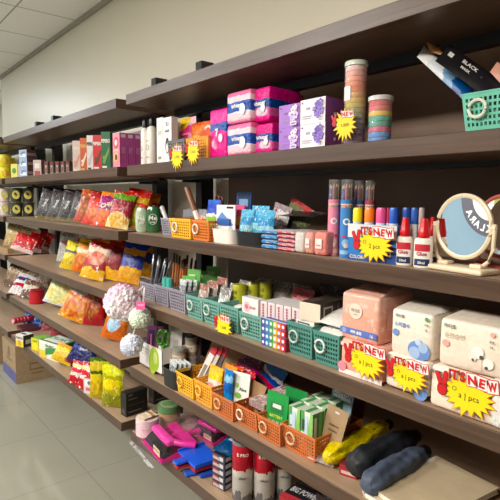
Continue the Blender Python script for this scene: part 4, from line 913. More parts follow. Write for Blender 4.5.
for k, (dx, hx) in enumerate(((-.07, '7a3a78'), (-.05, 'a83a6a'))):
    card('nail_file_card', ('purple card of pens at the left in the white display box', 'magenta card of pens second in the white display box')[k], 'card', (x+dx, yy+.045+.02*k, SE+.006), .045, .175, c(hx), rz=.7, lean=.12, f=[('r', .2, .8, .1, .9, c('3a2440')), ('r', .35, .5, .2, .8, c('d87aa0'))])
t = thing('scissors', 'green handled scissors on a white card in the display box', 'scissors', (x+.012, yy+.055, SE+.03), .5, None, .18)
b = MB(); b.box(-.028, .028, .004, .006, 0, .15, c('e8e4e0')); b.build('backing_card', t)
b = MB(); gg = c('5aae2c', .3)
for sx in (-1, 1): b.ring((sx*.015, -.004, .115), .015, .0068, gg, n=18, ez=2.0)
b.tube([(-.01, -.004, .09), (.004, -.004, .06)], .006, gg); b.tube([(.01, -.004, .09), (-.004, -.004, .06)], .006, gg); b.build('handles', t)
b = MB(); b.plate([(-.006, .01), (.006, .01), (.004, .065), (-.004, .065)], -.005, -.003, c('b8bcc0', .25, .8)); b.build('blades', t)
for k in range(3):
    card('comb_card', ('white card leaning right of the green scissors', 'dark brown card leaning behind the white card', 'dark maroon card hindmost behind the white card')[k], 'card', (x+.076+.028*k, yy+.075+.03*k, SE+(.006 if k < 1 else .0015)), .055, .175, c(('e6e0dc', '4a2e26', '3a1e20')[k]), rz=.6, lean=.2, f=[('r', .3, .7, .1, .8, c(('c8c0bc', '2a1a16', '5a2a2a')[k]))])
def jar(lab, u1, u2, vt, y, z0, h):
    p = at((u1+u2)/2, vt, y=y); r = (u2-u1)/2*dist(p)/F*.97
    t = thing('clear_jar', lab, 'jar', (p.x, y, z0), 0, 'clear jars')
    b = MB(); b.lathe([(r*.95, 0), (r, .003), (r, h*.74), (r*.9, h*.78)], c('b8a698', .2), 24); b.build('jar_body', t)
    q = MB(); q.lathe([(r*1.01, h*.22), (r*1.01, h*.58)], c('e8dcc8', .45), 24); fn = lambda a, z: -math.sqrt(max(1e-9, (r*1.015)**2-a*a))-.0006
    q.text('COTTON', 0, h*.42, h*.1, c('6a5a4c'), fn=fn); q.build('paper_label', t)
    l = MB(); l.lathe([(r*.98, h*.79), (r*1.03, h*.8), (r*1.03, h*.96), (r*.98, h-.001), (0, h-.001)], c('a8a8a0', .15, .1), 24); l.build('lid', t)
zt = at(179, 347.5, y=1.07).z; hj = (zt-SE)/2
for k in range(2): jar(('bottom clear jar in the stack behind the black tub', 'top clear jar in the stack behind the black tub')[k], 172, 186, 347, 1.07, SE+.0008+k*hj, hj-.0005)
zt = at(191.5, 336, y=1.14).z; hj = (zt-SE)/2
for k in range(2): jar(('bottom clear jar in the taller stack at the back', 'top clear jar in the taller stack at the back')[k], 185, 198, 336, 1.14, SE+.0008+k*hj, hj-.0005)
x, yy, w, h = pl('E', 160.5, 175.5, 370, vb=388)
tt, g = tub('black_tub', 'black plastic tub on fifth shelf beside the yellow basket', 'E', 160.5, 176, 370, c('1e1c1e', .35), yy, .085)
for k in range(4): bag('clear_grey_pack', 'clear grey pack standing in the black tub on fifth shelf', 'pack', (g[0]-.018+.012*k, yy+.025+.014*k, SE+.006), .055, .098, .01, bagmat('clearpackgrey', [(0, 'a8abac')]), lean=.05, roll=.1, group='clear grey packs in black tub')
tb, y1 = basket('yellow basket of red-tipped packets, left one on fifth shelf', 'E', 175.5, 193, 376, YBK, vb=396, depth=.15, nx=8, ringmat=c('f0c048'))
tb, y2 = basket('yellow basket with yellow and clear packets, right one on fifth shelf', 'E', 194, 211.5, 384, c('f0a82c', .38), vb=406, depth=.15, nx=8, ringmat=c('f0c858'))
tb, y3 = basket('orange basket with blue packet and white green card', 'E', 212, 233, 398, OBK2, vb=418, depth=.12, nx=9, ringmat=c('e0b078'))
tb, y4 = basket('long orange basket with flat pink packs on fifth shelf', 'E', 234, 256, 409, OBK2, vb=429, depth=.26, nx=9, ringmat=c('e8d8c0'))
tb, y5 = basket('orange basket holding the green window card', 'E', 257, 280, 421, OBK2, vb=443, depth=.17, nx=10, ringmat=c('d8b890'))
tb, y6 = basket('wide orange basket full of green and white boxes', 'E', 281.5, 315, 440, c('d27038', .38), vb=457, depth=.21, nx=13, ringmat=c('d8b890'), h=.075)
for k in range(3):
    p = Vector((y1[0]-.005+.018*k, y1[1]+.05+.012*k, SE+.012))
    q = thing('lash_pack', ('white packet with red top leaning in left yellow basket, front one', 'white packet with red top leaning in left yellow basket, second', 'dark packet with red top leaning in left yellow basket, third')[k], 'packet', p, .2, None, .25, .38)
    b = MB(); b.box(-.013, .013, -.002, .002, 0, .16, c(('e8e0dc', 'cfc6c2', '5a4a48')[k])); b.box(-.0135, .0135, -.0024, .0024, .1605, .19, c('c8283a')); b.deco([('r', .2, .8, .1, .7, c('8a8480'))], .026, .16, FRONT(.026, .004)); b.build('packet', q)
YP = bagmat('yellowpk', [(0, 'e0a090'), (.3, 'f0e4dc'), (.6, 'f4c818'), (.85, 'f0b020')], (.5, .3, .4, .2, 'f4e8e4', 'd89088', 5), .2)
bag('yellow_packet', 'yellow topped clear packet in the right yellow basket', 'packet', (y2[0]+.0, y2[1]+.045, SE+.012), .085, .125, .03, YP, lean=.15)
bag('yellow_packet', 'second yellow topped packet behind the first in right yellow basket', 'packet', (y2[0]+.012, y2[1]+.1, SE+.012), .075, .12, .025, bagmat('yellowpk2', [(0, 'e8b048'), (.5, 'f4d030'), (.8, 'f09a28')], None, .2), lean=.18)
bag('blue_packet', 'blue glossy packet in the orange basket left of the white card', 'packet', (y3[0]-.03, y3[1]+.045, SE+.012), .05, .14, .022, bagmat('bluepk', [(0, '5a9ad0'), (.4, '2c6cc0'), (.7, 'a0ccec'), (.85, '3a80cc')], None, .12), lean=.05)
x0 = y3[0]
card('soap_card', 'white card with green leaf print standing in orange basket', 'card', (x0+.014, y3[1]+.06, SE+.012), .075, .135, c('eff0ea'), rz=.25, lean=.15, f=[('d', .4, .4, .2, c('7cb84a'), .7), ('d', .6, .25, .16, c('4f9a3c'), .7), ('d', .3, .65, .12, c('9acc6a')), ('t', 'Aloe', .65, .58, .09, c('3a5a3a')), ('r', .1, .9, .02, .12, c('5aa04a'))])
card('kraft_card', 'tan kraft card leaning behind the white leaf card', 'card', (x0+.04, y3[1]+.085, SE+.012), .07, .11, c('b08a62'), rz=.3, lean=.2, roll=.25)
def loosebag(name, lab, u1, u2, vt, vbt, y, z, mat, lean=.25, roll=0, t_=.03, grp=None, txt=()):
    p = at((u1+u2)/2, vbt, y=y); p2 = at((u1+u2)/2, vt, y=y); q1 = at(u1, vt, y=y); q2 = at(u2, vt, y=y)
    return bag(name, lab, 'packet', (p.x, y, z if z else p.z), abs(q2.x-q1.x), max(.04, p2.z-(z if z else p.z)), t_, mat, lean=lean, roll=roll, group=grp, txt=txt)
loosebag('orange_packet', 'orange patterned packet standing behind the blue packet', 225, 240, 366, 396, 1.125, SE+.003, bagmat('orangered', [(0, 'e86a1c'), (.5, 'f0881c'), (.8, 'd8481c')], None, .25, speck=('f4c040', 8, .6)), .15)
loosebag('red_packet', 'red packet with white flowers behind the kraft card', 235, 253, 369, 396, 1.15, SE+.003, bagmat('redfloral', [(0, 'c81c2c'), (.5, 'd8283a')], None, .25, speck=('f4dcd8', 9, .62)), .12)
loosebag('magenta_packet', 'magenta shiny packet lying at the back of the fifth shelf', 233, 258, 357, 380, 1.2, SE+.003, bagmat('magenta', [(0, '8a1c5a'), (.5, 'c02c80'), (.75, '6a1848')], None, .15, speck=('e8a0c8', 7, .64)), .1)
loosebag('blue_red_packet', 'blue white and red packet leaning behind the long orange basket', 255, 276, 364, 396, 1.2, SE+.003, bagmat('bluered', [(0, '2a2e3a'), (.3, 'b83048'), (.42, '24489c'), (.6, 'd8dce0'), (.72, '3a78c0')], None, .15), .12, .35)
loosebag('black_packet', 'black clear packet leaning right of the blue red packet', 268, 284, 371, 400, 1.23, SE+.003, bagmat('blackclr', [(0, '24242a'), (.5, '34363e'), (.8, '1c1c22')], None, .12, speck=('7a7c84', 7, .64)), .12, .35)
for k in range(2):
    p = at((208, 222)[k], 380, y=1.15); card('cardboard_divider', ('tan cardboard sheet leaning at the back above left yellow basket', 'tan cardboard sheet leaning at the back above right yellow basket')[k], 'cardboard', (p.x-.01, 1.16+.02*k, SE+.003), .085, .17, c('b5946c', .7), rz=.25, lean=.12, roll=.35, t=.005)
for k in range(4):
    o = card('flat_pack', 'flat silvery pink pack lying in the long orange basket', 'pack', (y4[0], y4[1]+.05, SE+.058+.006*k), .08, .17, bagmat('silverpink', [(0, 'b8a09c'), (.5, 'd0b8b4'), (.8, '98807e')], None, .2, speck=('e8dcda', 10, .58)), lean=1.5, t=.004, group='flat silvery pink packs')
card('battery_card', 'green display card with window in the orange basket', 'card', (y5[0]-.012, y5[1]+.04, SE+.013), .085, .13, c('1f9a48', .35), rz=.15, lean=.12, f=[('r', .2, .8, .5, .75, c('2a7a44')), ('r', .3, .7, .62, .72, c('d8e8d8')), ('t', 'BATTERY', .5, .42, .07, c('e8e83a'))]+[('r', .12+.2*k, .26+.2*k, .08, .32, c('b8a888')) for k in range(4)])
card('battery_card', 'second green card behind the front green window card', 'card', (y5[0]+.02, y5[1]+.085, SE+.013), .085, .14, c('178a40', .35), rz=.15, lean=.15, f=[('r', .2, .8, .6, .8, c('0f6a30'))])
for k in range(9):
    p = at(281+4.8*k, 396+.6*k, y=1.2); stick('white_stick', 'white plastic stick standing in the row behind the green boxes', 'stick', (p.x, 1.2, SE+.002), (p.x+.004, 1.205, p.z+.014), .0085, c('dcd6d0'), c('ece8e2'), .85, 'white plastic sticks')
GB = c('e2e6dc', .35)
for j in range(3):
    for i in range(2):
        carton('bandage_box', 'upright white box with green stripes, '+('left' if i == 0 else 'right')+' one '+('in the front pair', 'in the middle pair', 'in the back pair')[j], 'box', (y6[0]-.036+.052*i, y6[1]+.042+.05*j, SE+.008), (.048, .045, .128-.004*(1-i)+.004*j), (GB, c('3f9a48', .35), c('d4dccc', .35)),
           f=[('r', 0, .3, .5, 1, c('4aa050')), ('p', ((.3, 0), (.75, 0), (1, .5), (1, 1), (.8, 1)), c('8cc86a')), ('r', .12, .4, .55, .8, c('3a4a3a') if i else c('cfe0f0')), ('r', .35, .6, .05, .9, c('c4dcf0'))], sd=[('r', .1, .35, .1, .9, c('dfe8d8')), ('r', .55, .8, 0, 1, c('6abc58'))], tp=[('r', .3, .6, 0, 1, c('4f9f54'))], group='green and white boxes in orange basket')
p = at(326.5, 436, y=1.05); card('kraft_card', 'tan kraft hanging card leaning beside the green white boxes', 'card', (p.x, 1.06, SE+.037), .072, .118, c('a98c6a', .6), rz=.1, lean=.22, roll=.14, f=[('t', 'BAMBOO', .5, .55, .05, c('5a4430')), ('t', 'EAR PICK', .5, .42, .045, c('5a4430')), ('r', .4, .6, .86, .9, c('e8e0d4')), ('r', .2, .8, .1, .13, c('7a6248'))])
p = at(335, 420, y=1.14); card('blue_card', 'pale blue card standing behind the kraft hanging card', 'card', (p.x, 1.14, SE+.003), .08, .19, c('a8c8dc', .35), lean=.1, roll=.1, f=[('r', .1, .9, .75, .92, c('e8eef2')), ('t', 'COTTON', .5, .83, .07, c('4a6a9c')), ('r', .15, .85, .2, .6, c('d4e2ea'))])
p = at(352, 418, y=1.24); card('dark_card', 'dark red card at the back right of the pale blue card', 'card', (p.x, 1.24, SE+.003), .06, .14, c('5a2428', .4), lean=.1, roll=.1)

def umbrella(lab, ua, va, ub, vb_, r, mat, knob, seed, grp='folded umbrellas'):
    A = at(ua, va, z=SE+r); B_ = at(ub, vb_, z=SE+r); d = B_-A; L_ = d.length; rz = math.atan2(d.y, d.x)
    t = thing('folded_umbrella', lab, 'umbrella', (A.x, A.y, SE+r*1.12+.001), rz, grp); b = MB(); n, kx = 40, 44; vs_ = []
    for i in range(kx+1):
        s_ = i/kx; rr = r*(.42+.58*min(1, s_*9)**.6)*(1-.3*max(0, s_-.8)/.2)
        for j in range(n):
            a = 2*math.pi*j/n; f_ = 1+.15*noise.noise(Vector((math.cos(a)*1.3, math.sin(a)*1.3, s_*3.2+seed)))+.13*noise.noise(Vector((math.cos(a)*2.6, math.sin(a)*2.6, s_*9+seed)))+.07*math.sin(a*6+s_*5+seed)
            vs_.append((s_*L_, rr*f_*math.cos(a), max(-r*1.1, rr*f_*math.sin(a))))
    fs = [(i*n+j, i*n+(j+1)%n, (i+1)*n+(j+1)%n, (i+1)*n+j) for i in range(kx) for j in range(n)]+[tuple(range(n))[::-1], tuple(kx*n+j for j in range(n))]
    b.add(vs_, fs, mat); b.build('sleeve', t, sharp=60)
    k = MB(); k.M = Matrix.Translation((L_, 0, 0)) @ Matrix.Rotation(rad(90), 4, 'Y'); k.lathe([(r*.45, -.004), (r*.55, .005), (r*.55, .03), (r*.4, .038), (0, .04)], knob, 16); k.build('handle', t)
    s2 = MB(); r_ = r*.75; s2.tube([(.002, r_*.62*math.cos(a), r_*.62*math.sin(a)) for a in [2*math.pi*q/10 for q in range(10)]], .0016, mat, 6, True); s2.build('tip_hem', t)
YU = bagmat('yellowumb', [(0, 'e0c81a'), (.5, 'ecd422')], None, .3, speck=('5a4418', 5, .69), bump=.5)
umbrella('yellow folded umbrella beside the orange basket', 326, 460, 384, 428, .029, YU, c('2a1c18', .4), 1)
umbrella('black folded umbrella in the middle of the three', 351, 469, 410, 440, .037, c('1e2128', .6), c('141418', .4), 5)
umbrella('blue grey folded umbrella beside the notebooks', 366, 489, 420, 456, .033, c('4a5468', .6), c('17171c', .4), 9)
p = at(344, 478, z=SE); carton('red_pack', 'red small box under the end of the black umbrella', 'box', (p.x, p.y+.025, SE+.001), (.05, .03, .03), (c('a82434'), c('7a1a28')), rz=.3, f=[('r', .1, .9, .2, .5, c('d8b8b0'))])
p = at(322, 468, z=SE); bag('clear_wrapper', 'crumpled clear wrapper under the yellow umbrella tip', 'wrapper', (p.x-.01, p.y-.0, SE+.012), .085, .06, .016, film('wrap', 'f6ecea', .3), lean=1.4, rz=.2)
# spiral notebooks
A, B_, D_ = at(437.6, 457, z=SE+.03), at(391, 490, z=SE+.03), at(497.6, 488, z=SE+.03)
rz = math.atan2((D_-A).y, (D_-A).x); W_ = (D_-A).length; L_ = .27
for k in range(2):
    ang = rz+(.05 if k == 0 else 0); t = thing('spiral_notebook', ('lower spiral notebook showing at the left under the other', 'kraft cover spiral notebook on top at lower right')[k], 'notebook', (A.x-.02*(1-k), A.y-.012*(1-k), SE+.001+.0155*k), ang, 'spiral notebooks')
    b = MB(); b.box(.006, W_, -L_, 0, .0015, .0135, c('efe8da', .6)); b.build('pages', t)
    b = MB(); b.box(0, W_+.003, -L_-.002, .002, .0136, .015, c('c8b494' if k else 'd8ccb4', .55)); b.box(0, W_+.003, -L_-.002, .002, 0, .0014, c('b8a484', .55)); b.build('cover', t)
    b = MB()
    for i in range(30): b.tube([(.001+.0085*math.cos(a), -.006-i*(L_-.012)/29, .0085+.0085*math.sin(a)) for a in [2*math.pi*q/10 for q in range(10)]], .0014, c('ecebe8', .3, .2), 5, True)
    b.build('spiral_wire', t)

# ---------------- shelf F (bottom)
SF = S['F']
def tape(lab, uc, vb, rpx, h, mats, n, z0=0):
    p = at(uc, vb, z=SF+z0); r = rpx*dist(p)/F
    for k in range(n):
        t = thing('tape_roll', lab[k], 'tape roll', (p.x, p.y+r*.2, SF+.0008+z0+k*h), 0, 'tape rolls')
        b = MB(); b.lathe([(r*.74, .001), (r, .001), (r, h-.001), (r*.74, h-.001)], mats[k % len(mats)], 28); b.build('tape', t)
        q = MB(); q.lathe([(r*.66, 0), (r*.735, 0), (r*.735, h-.0004), (r*.66, h-.0004), (r*.66, 0)], c('c8b094', .6), 28); q.build('cardboard_core', t)
    return p, r
p, r = tape(['lower white pink tape roll at the left end of bottom shelf', 'upper white pink tape roll at the left end of bottom shelf'], 145.5, 434, 11.5, .038, [c('e6d8d6', .35)], 2)
bag('tape_wrapper', 'crumpled printed wrapper lying on the white pink tape rolls', 'wrapper', (p.x, p.y-r*.5, SF+.084), r*1.3, r*1.4, .008, bagmat('tapewrap', [(0, 'd8c4b0'), (.4, 'e8dcd4'), (.6, 'c08a4a'), (.8, 'd8d0c8')], None, .2), lean=1.5)
tape(['lower brown tape roll beside the dustpan sets', 'middle brown tape roll beside the dustpan sets', 'top green tape roll beside the dustpan sets'], 167, 424, 11, .032, [c('a88c64', .4), c('b49a70', .4), c('5f8a5a', .4)], 3)
def dustpan(lab, u, v, rz, z0, y=None, s=1.0, lean=0):
    p = at(u, v, z=SF+z0); t = thing('dustpan_set', lab, 'dustpan', (p.x, p.y, SF+z0), rz, 'bagged dustpan and brush sets', lean)
    MG = c('d8188c', .3); b = MB(); W_, D_, Hh = .11*s, .2*s, .05*s
    # tray: floor rising to the back, side walls, back hood, handle
    b.box(-W_, W_, 0, D_*.8, .001, .004, MG)
    for sx in (-1, 1): b.add([(sx*W_, 0, .001), (sx*W_*.97, 0, .01), (sx*W_*.97, D_*.8, Hh), (sx*W_, D_*.8, .001), (sx*(W_-.004), 0, .004), (sx*(W_-.004), 0, .01), (sx*(W_-.006), D_*.8, Hh), (sx*(W_-.004), D_*.8, .004)], [(0,1,2,3), (4,5,6,7), (1,5,6,2)], MG)
    b.add([(-W_, D_*.8, 0.001), (W_, D_*.8, 0.001), (W_*.97, D_*.8, Hh), (-W_*.97, D_*.8, Hh), (-W_*.9, D_*.55, Hh*1.02), (W_*.9, D_*.55, Hh*1.02)], [(0,1,2,3), (3,2,5,4)], MG)
    b.tube([(0, D_*.78, Hh*.7), (0, D_*1.0, Hh*.75), (0, D_*1.12, Hh*.7)], [.014*s, .013*s, .015*s], MG, 12); b.build('dustpan', t)
    h = MB(); h.rbox(-W_*.8, W_*.8, .035*s, .075*s, Hh*.9, Hh*1.5, .012, c('e83aa4', .28), .003); h.tube([(W_*.5, .055*s, Hh*1.2), (W_*.95, .09*s, Hh*1.15), (W_*1.15, .14*s, Hh*.95)], [.014*s, .012*s, .014*s], c('e83aa4', .28), 12); h.build('brush_handle', t)
    br = MB()
    for i in range(15):
        for j in range(3):
            x_ = -W_*.75+W_*1.5*i/14; y_ = .04*s+.012*s*j; br.tube([(x_, y_, Hh*.92), (x_*1.08, y_-.03*s, Hh*.18+.004)], [.004*s, .0062*s], c('0a0809', .8), 5)
    br.build('bristles', t)
    l = MB(); l.box(W_*.15, W_*.75, .004, .006, .012, .04*s, c('d8d0a0', .4)); l.deco([('r', .1, .9, .5, .7, c('7a8a4a'))], W_*.6, .028*s, Matrix.Translation((W_*.15, .004, .012))); l.build('paper_label', t)
    f = MB(); f.rbox(-W_*1.12, W_*1.12, -.035*s, D_*1.15, .0, Hh*1.75, .02, film('bagfilm', 'fff4fb', .03, .06), .0, .006, 3); f.build('clear_bag', t)
    e = MB(); e.box(-W_*1.14, W_*1.14, -.05*s, -.036*s, .0005, .003, film('sealstrip', 'd0ccd4', .35)); e.build('bag_seal', t)
dustpan('magenta dustpan and brush in clear bag at the front of bottom shelf', 151, 453, -.12, .001, s=1.0)
dustpan('magenta dustpan and brush in clear bag at the back of bottom shelf', 201, 440, .05, .001, s=.8)
def flatpad(lab, u, v, z, w, d, hx, rz):
    p = at(u, v, z=SF+z); t = thing('plastic_scoop', lab, 'scoop', (p.x, p.y, SF+z), rz, 'flat plastic scoops'); b = MB()
    b.rbox(-w/2, w/2, 0, d, 0, .008, .003, c(hx, .3)); b.rbox(-w/2, -w/2+.006, 0, d, .0075, .016, .002, c(hx, .3)); b.rbox(w/2-.006, w/2, 0, d, .0075, .016, .002, c(hx, .3)); b.build('scoop_blade', t)
    h = MB(); h.rbox(-.018, .018, -.05, .001, .001, .011, .004, c(hx, .3)); h.build('handle', t)
flatpad('lower blue plastic scoop nearest the stacked boxes', 197, 473, .001, .09, .1, '2456c8', -.3)
flatpad('red plastic scoop between the two blue scoops', 187, 465, .018, .14, .12, 'a8242c', -.15)
flatpad('upper blue plastic scoop on the red one with white sticker', 186, 461, .036, .15, .12, '1f5ad8', -.1)
x, yy, w, h = pl('F', 208, 223, 449, vb=488)
NB = c('3c4256', .4)
n = 5; dz = .026
for i in range(n):
    carton('hair_dye_box', ('striped navy box lowest of the stack on bottom shelf', 'striped navy box second from the bottom of its stack', 'striped navy box third from the bottom of its stack', 'striped navy box fourth from the bottom of its stack', 'striped navy box topmost of its stack')[i], 'box', (x+.004, yy+.055, SF+.001+i*dz), (.062, .1, dz-.0008), (NB, c('2a2e3e', .4), c('22262e', .4)), rz=.15, f=[('r', .05, .55, .15, .6, c('c8a8a8')), ('r', .05, .4, .6, .85, c('a83a48')), ('r', .6, .9, .2, .8, c('cfccd0'))], sd=[('r', .05, .35, .2, .8, c('c4c0c4')), ('r', .4, .95, .3, .55, c('a84a54'))], group='stacked striped boxes')
bag('blue_packet', 'blue packet with white sticker lying on the stacked navy boxes', 'packet', (x+.02, yy+.01, SF+.14), .09, .12, .014, bagmat('bluelie', [(0, '1f4a78'), (.5, '2a6a94'), (.8, '18324e')], None, .2), lean=1.4, rz=.2, txt=[('▬', 0, .6, .12, WHT)])
def spray(lab, u1, u2, vt, y, hx):
    p = at((u1+u2)/2, vt, y=y); r = (u2-u1)/2*dist(p)/F*.97; h = .25
    t = thing('spray_can', lab, 'spray can', (p.x, y, SF+.001), math.atan2(-p.x, y), 'red and silver spray cans')
    m = bagmat('spray', detail=.06, stops=[(0, '6a6a6e'), (.18, 'b8b4b0'), (.42, 'c8c2ba'), (.55, 'a8182c'), (.8, 'b81c30')], window=None, rough=.25, dist_=.2, bump=.02)
    b = MB(); b.lathe([(r*.95, 0), (r, .004), (r, h*.82)], m, 24); b.build('can_body', t)
    q = MB(); q.lathe([(r, h*.821), (r*.92, h*.86), (r*.6, h*.88)], c('b8b8bc', .2, .8), 24); q.lathe([(r*.75, h*.865), (r*.75, h*.98), (r*.6, h), (0, h)], c('a01828', .3), 20); q.build('cap', t)
    s_ = MB(); fn = lambda a, z: -math.sqrt(max(1e-9, r*r-a*a))-.0012
    s_.text('E PRO', 0, h*.7, h*.045, WHT, fn=fn); s_.text('SPRAY', 0, h*.36, h*.03, c('3a3a40'), fn=fn); s_.build('printed_label', t)
for k, (u1, u2, y, lab) in enumerate([(232, 254, 1.05, 'red and silver spray can at the front left'), (254, 276, 1.1, 'red and silver spray can behind the front one'), (243, 261, 1.17, 'red and silver spray can at the back left'), (276, 295, 1.17, 'red and silver spray can at the back right')]):
    spray(lab, u1, u2, 440, y, '')
p = at(288, 500, z=SF+.08); carton('black_box', 'black box with white lettering and red edge on bottom shelf', 'box', (p.x+.05, p.y+.05, SF+.001), (.17, .1, .09), (c('a8242c'), c('24222a'), c('1c1a1e')), tp=[('r', 0, 1, 0, .25, c('b8303a')), ('t', 'BIG POWER FUEL', .5, .6, .3, c('c8c4c4'), .03)], rz=.2)
p = at(318, 496, z=SF+.1); t = thing('black_coil', 'black coiled cable lying on bottom shelf under the umbrellas', 'cable', (p.x+.06, p.y+.03, SF+.13)); b = MB()
for k in range(3): b.ring((0, 0, .0+.009*k), .05-.003*k, .005, c('1a1a1e', .4), 'z', 28)
b.build('coil', t); bx = MB(); bx.box(-.05, .05, -.05, .05, -.128, -.006, c('2a2426', .5)); bx.build('box', t)

# ================================================================== MIDDLE UNIT
def fbag(name, lab, sh, u, wpx, hpx, mat, y=None, vb=None, t=.06, face=.75, lean=.35, roll=0, txt=(), grp=None, cat='snack bag', dz=.004):
    x, yy, w, h, rz = fp(sh, u, wpx, hpx, y=y, vb=vb)
    return bag(name, lab, cat, (x, yy, S[sh]+dz), w*1.06, min(.228, 1.14*h/math.cos(lean*.6)), t*.68, mat, rz=rz*face, lean=lean*.8, roll=roll*.6, txt=txt, group=grp)
def fcarton(lab, sh, u, wpx, hpx, mats, y, d=.04, face=.5, f=(), sd=(), tp=(), grp=None, name='snack_box', dz=0, lean=0):
    x, yy, w, h, rz = fp(sh, u, wpx, hpx, y=y)
    return carton(name, lab, 'box', (x, yy, S[sh]+.001+dz), (w, d, h), mats, rz=rz*face, f=f, sd=sd, tp=tp, group=grp, lean=lean)
# shelf B
LBX = (c('a9b8d2', .35), c('5c3640', .4), c('8a96ae', .4))
x, yy, w, h, rz = fp('B', 29, 9.5, 27, y=1.06)
for k in range(3):
    carton('biscuit_box', ('pale blue box lowest of three stacked on the second shelf', 'pale blue box in the middle of its stack of three', 'pale blue box topmost of three with maroon side')[k], 'box', (x, yy, S['B']+.001+k*h/3), (.085, .075, h/3-.001), LBX, rz=.35, f=[('r', .1, .9, .2, .55, c('dfe6f0')), ('d', .3, .5, .12, c('7d94c0')), ('t', 'MILK', .62, .66, .22, c('5c78b0'))], sd=[('t', 'CHOCO', .5, .5, .3, c('e4d8d8'))], group='stacked pale blue boxes')
fcarton('pinkish white box between blue stack and brown boxes', 'B', 41, 9, 16.5, (c('c8b4b0', .4), c('8a6058', .4)), 1.1, .06, f=[('r', .15, .85, .1, .35, c('a8503c')), ('r', .2, .8, .5, .8, c('e8dcd8'))])
for k, u in enumerate((50.5, 56, 61.5, 67, 72)):
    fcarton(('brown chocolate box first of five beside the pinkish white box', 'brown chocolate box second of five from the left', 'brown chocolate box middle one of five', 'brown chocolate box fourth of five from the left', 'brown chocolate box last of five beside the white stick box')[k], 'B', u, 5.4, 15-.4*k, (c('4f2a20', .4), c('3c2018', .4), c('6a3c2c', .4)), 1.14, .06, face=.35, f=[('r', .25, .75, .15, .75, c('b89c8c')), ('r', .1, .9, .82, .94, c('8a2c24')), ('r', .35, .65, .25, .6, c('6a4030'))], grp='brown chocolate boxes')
fcarton('small yellow and white box beside the blue stack', 'B', 17, 7.5, 13.5, (c('e0d870', .4), c('c8c4b0', .4)), 1.02, .04, f=[('d', .5, .5, .3, c('5a9a3c'), 1.2)])
fcarton('small grey white box right of the small yellow box', 'B', 22.5, 5, 13, (c('b8bab4', .4),), 1.04, .03)
# stick biscuit boxes
PEP = [(79, 8, 31, 'd8c4bc', 'b0705c', 'white box with brown print at the left end of stick biscuits', 'e8e2de', 'd09888'), (86, 7, 33, 'c85a2c', 'a8341c', 'orange red stick biscuit box second of the row', 'e8b058', 'f0dcc8'), (92.5, 6.5, 35, 'e4e0e0', 'b8b4b4', 'white and black stick biscuit box third of the row', '3a3434', 'c8c4c0'),
       (100, 9.5, 34.5, 'd42030', '8a1420', 'red stick biscuit box with white lettering', 'f0e4e0', '6a3a24'), (108, 9, 37, '1f6a40', '144a2c', 'dark green stick biscuit box with white lettering', 'f0ece4', '7aa84c')]
for u, wp, hp, hx, h2, lab, a, b2 in PEP:
    fcarton(lab, 'B', u, wp, hp, (c(hx, .35), c(h2, .4)), 1.06, .045, face=.75, f=[('t', 'PEPERO', .5, .76, .1, c(a), .05, .95), ('p', ((.1, .2), (.35, .15), (.9, .5), (.85, .6)), c(b2)), ('d', .3, .32, .16, c(b2), 1.3), ('r', .1, .6, .05, .1, c(a))], name='stick_biscuit_box')
xb, yb, wb, hb, rzb = fp('B', 115, 8, 33.5, y=1.0); xb = at(119.5, 148, y=1.0).x-.036
for k in range(3):
    carton('stick_biscuit_box', ('pink stick biscuit box with heart and fruit at the front of three', 'pink stick biscuit box in the middle of three', 'pink stick biscuit box hindmost of three beside white bottle')[k], 'box', (xb, 1.0+.0175+.036*k, S['B']+.001), (.072, .034, hb), (c('e88aa0', .35), c('b8529c', .35), c('d080b0', .4)),
           f=[('d', .5, .72, .36, c('d83048')), ('d', .5, .72, .2, c('f0d0d4')), ('d', .5, .3, .3, c('f0c43c')), ('d', .5, .3, .2, c('5a3024')), ('t', 'ALMOND', .5, .5, .06, WHT)], sd=[('r', .2, .85, .86, .96, c('e4c8dc')), ('t', 'STICK', .5, .5, .12, c('d89cc8'), .02, .8, 1.57), ('r', .1, .25, .1, .6, c('a8408c'))], group='pink stick biscuit boxes')
# shelf C
def cup(lab, sh, uc, y, rpx, hpx, hx, lid, n=2, grp='stacked cup noodles', z0=0):
    x, yy, r, h, rz = fp(sh, uc, rpx, hpx, y=y); h = min(h, .22)/n
    for k in range(n):
        t = thing('cup_noodle', lab[k], 'cup noodle', (x, yy, S[sh]+.001+k*h), rz, grp)
        b = MB(); b.lathe([(r*.78, 0), (r*.8, .003), (r*.96, h*.9), (r*1.03, h*.91), (r*1.03, h*.95)], c(hx, .4), 22); b.build('cup', t)
        l = MB(); l.lathe([(r*1.03, h*.951), (r*1.0, h*.985), (0, h*.985)], c(lid, .3), 22); l.build('lid', t)
        q = MB(); fn = lambda a, z: -math.sqrt(max(1e-9, (r*.99)**2-a*a))-.001
        vs_ = [(r*.6*math.cos(2*math.pi*i/16), h*.5+h*.3*math.sin(2*math.pi*i/16)) for i in range(16)]
        q.add([(a, fn(a, z), z) for a, z in vs_], [tuple(range(16))], c('d8cc6a')); q.build('printed_label', t)
cup(['lower dark cup noodle at the left front of third shelf', 'upper dark cup noodle at the left front of third shelf'], 'C', 16, 1.06, 6, 32, '3a4434', '55603e')
cup(['lower dark cup noodle behind the black snack bags', 'upper dark cup noodle behind the black snack bags'], 'C', 28, 1.14, 6, 31, '3c3a36', '4a4a40')
BLKB = bagmat('blacksnack', [(0, '6a5a34'), (.1, '1e1a1c'), (.5, '2a2224'), (.92, '141214')], None, .22)
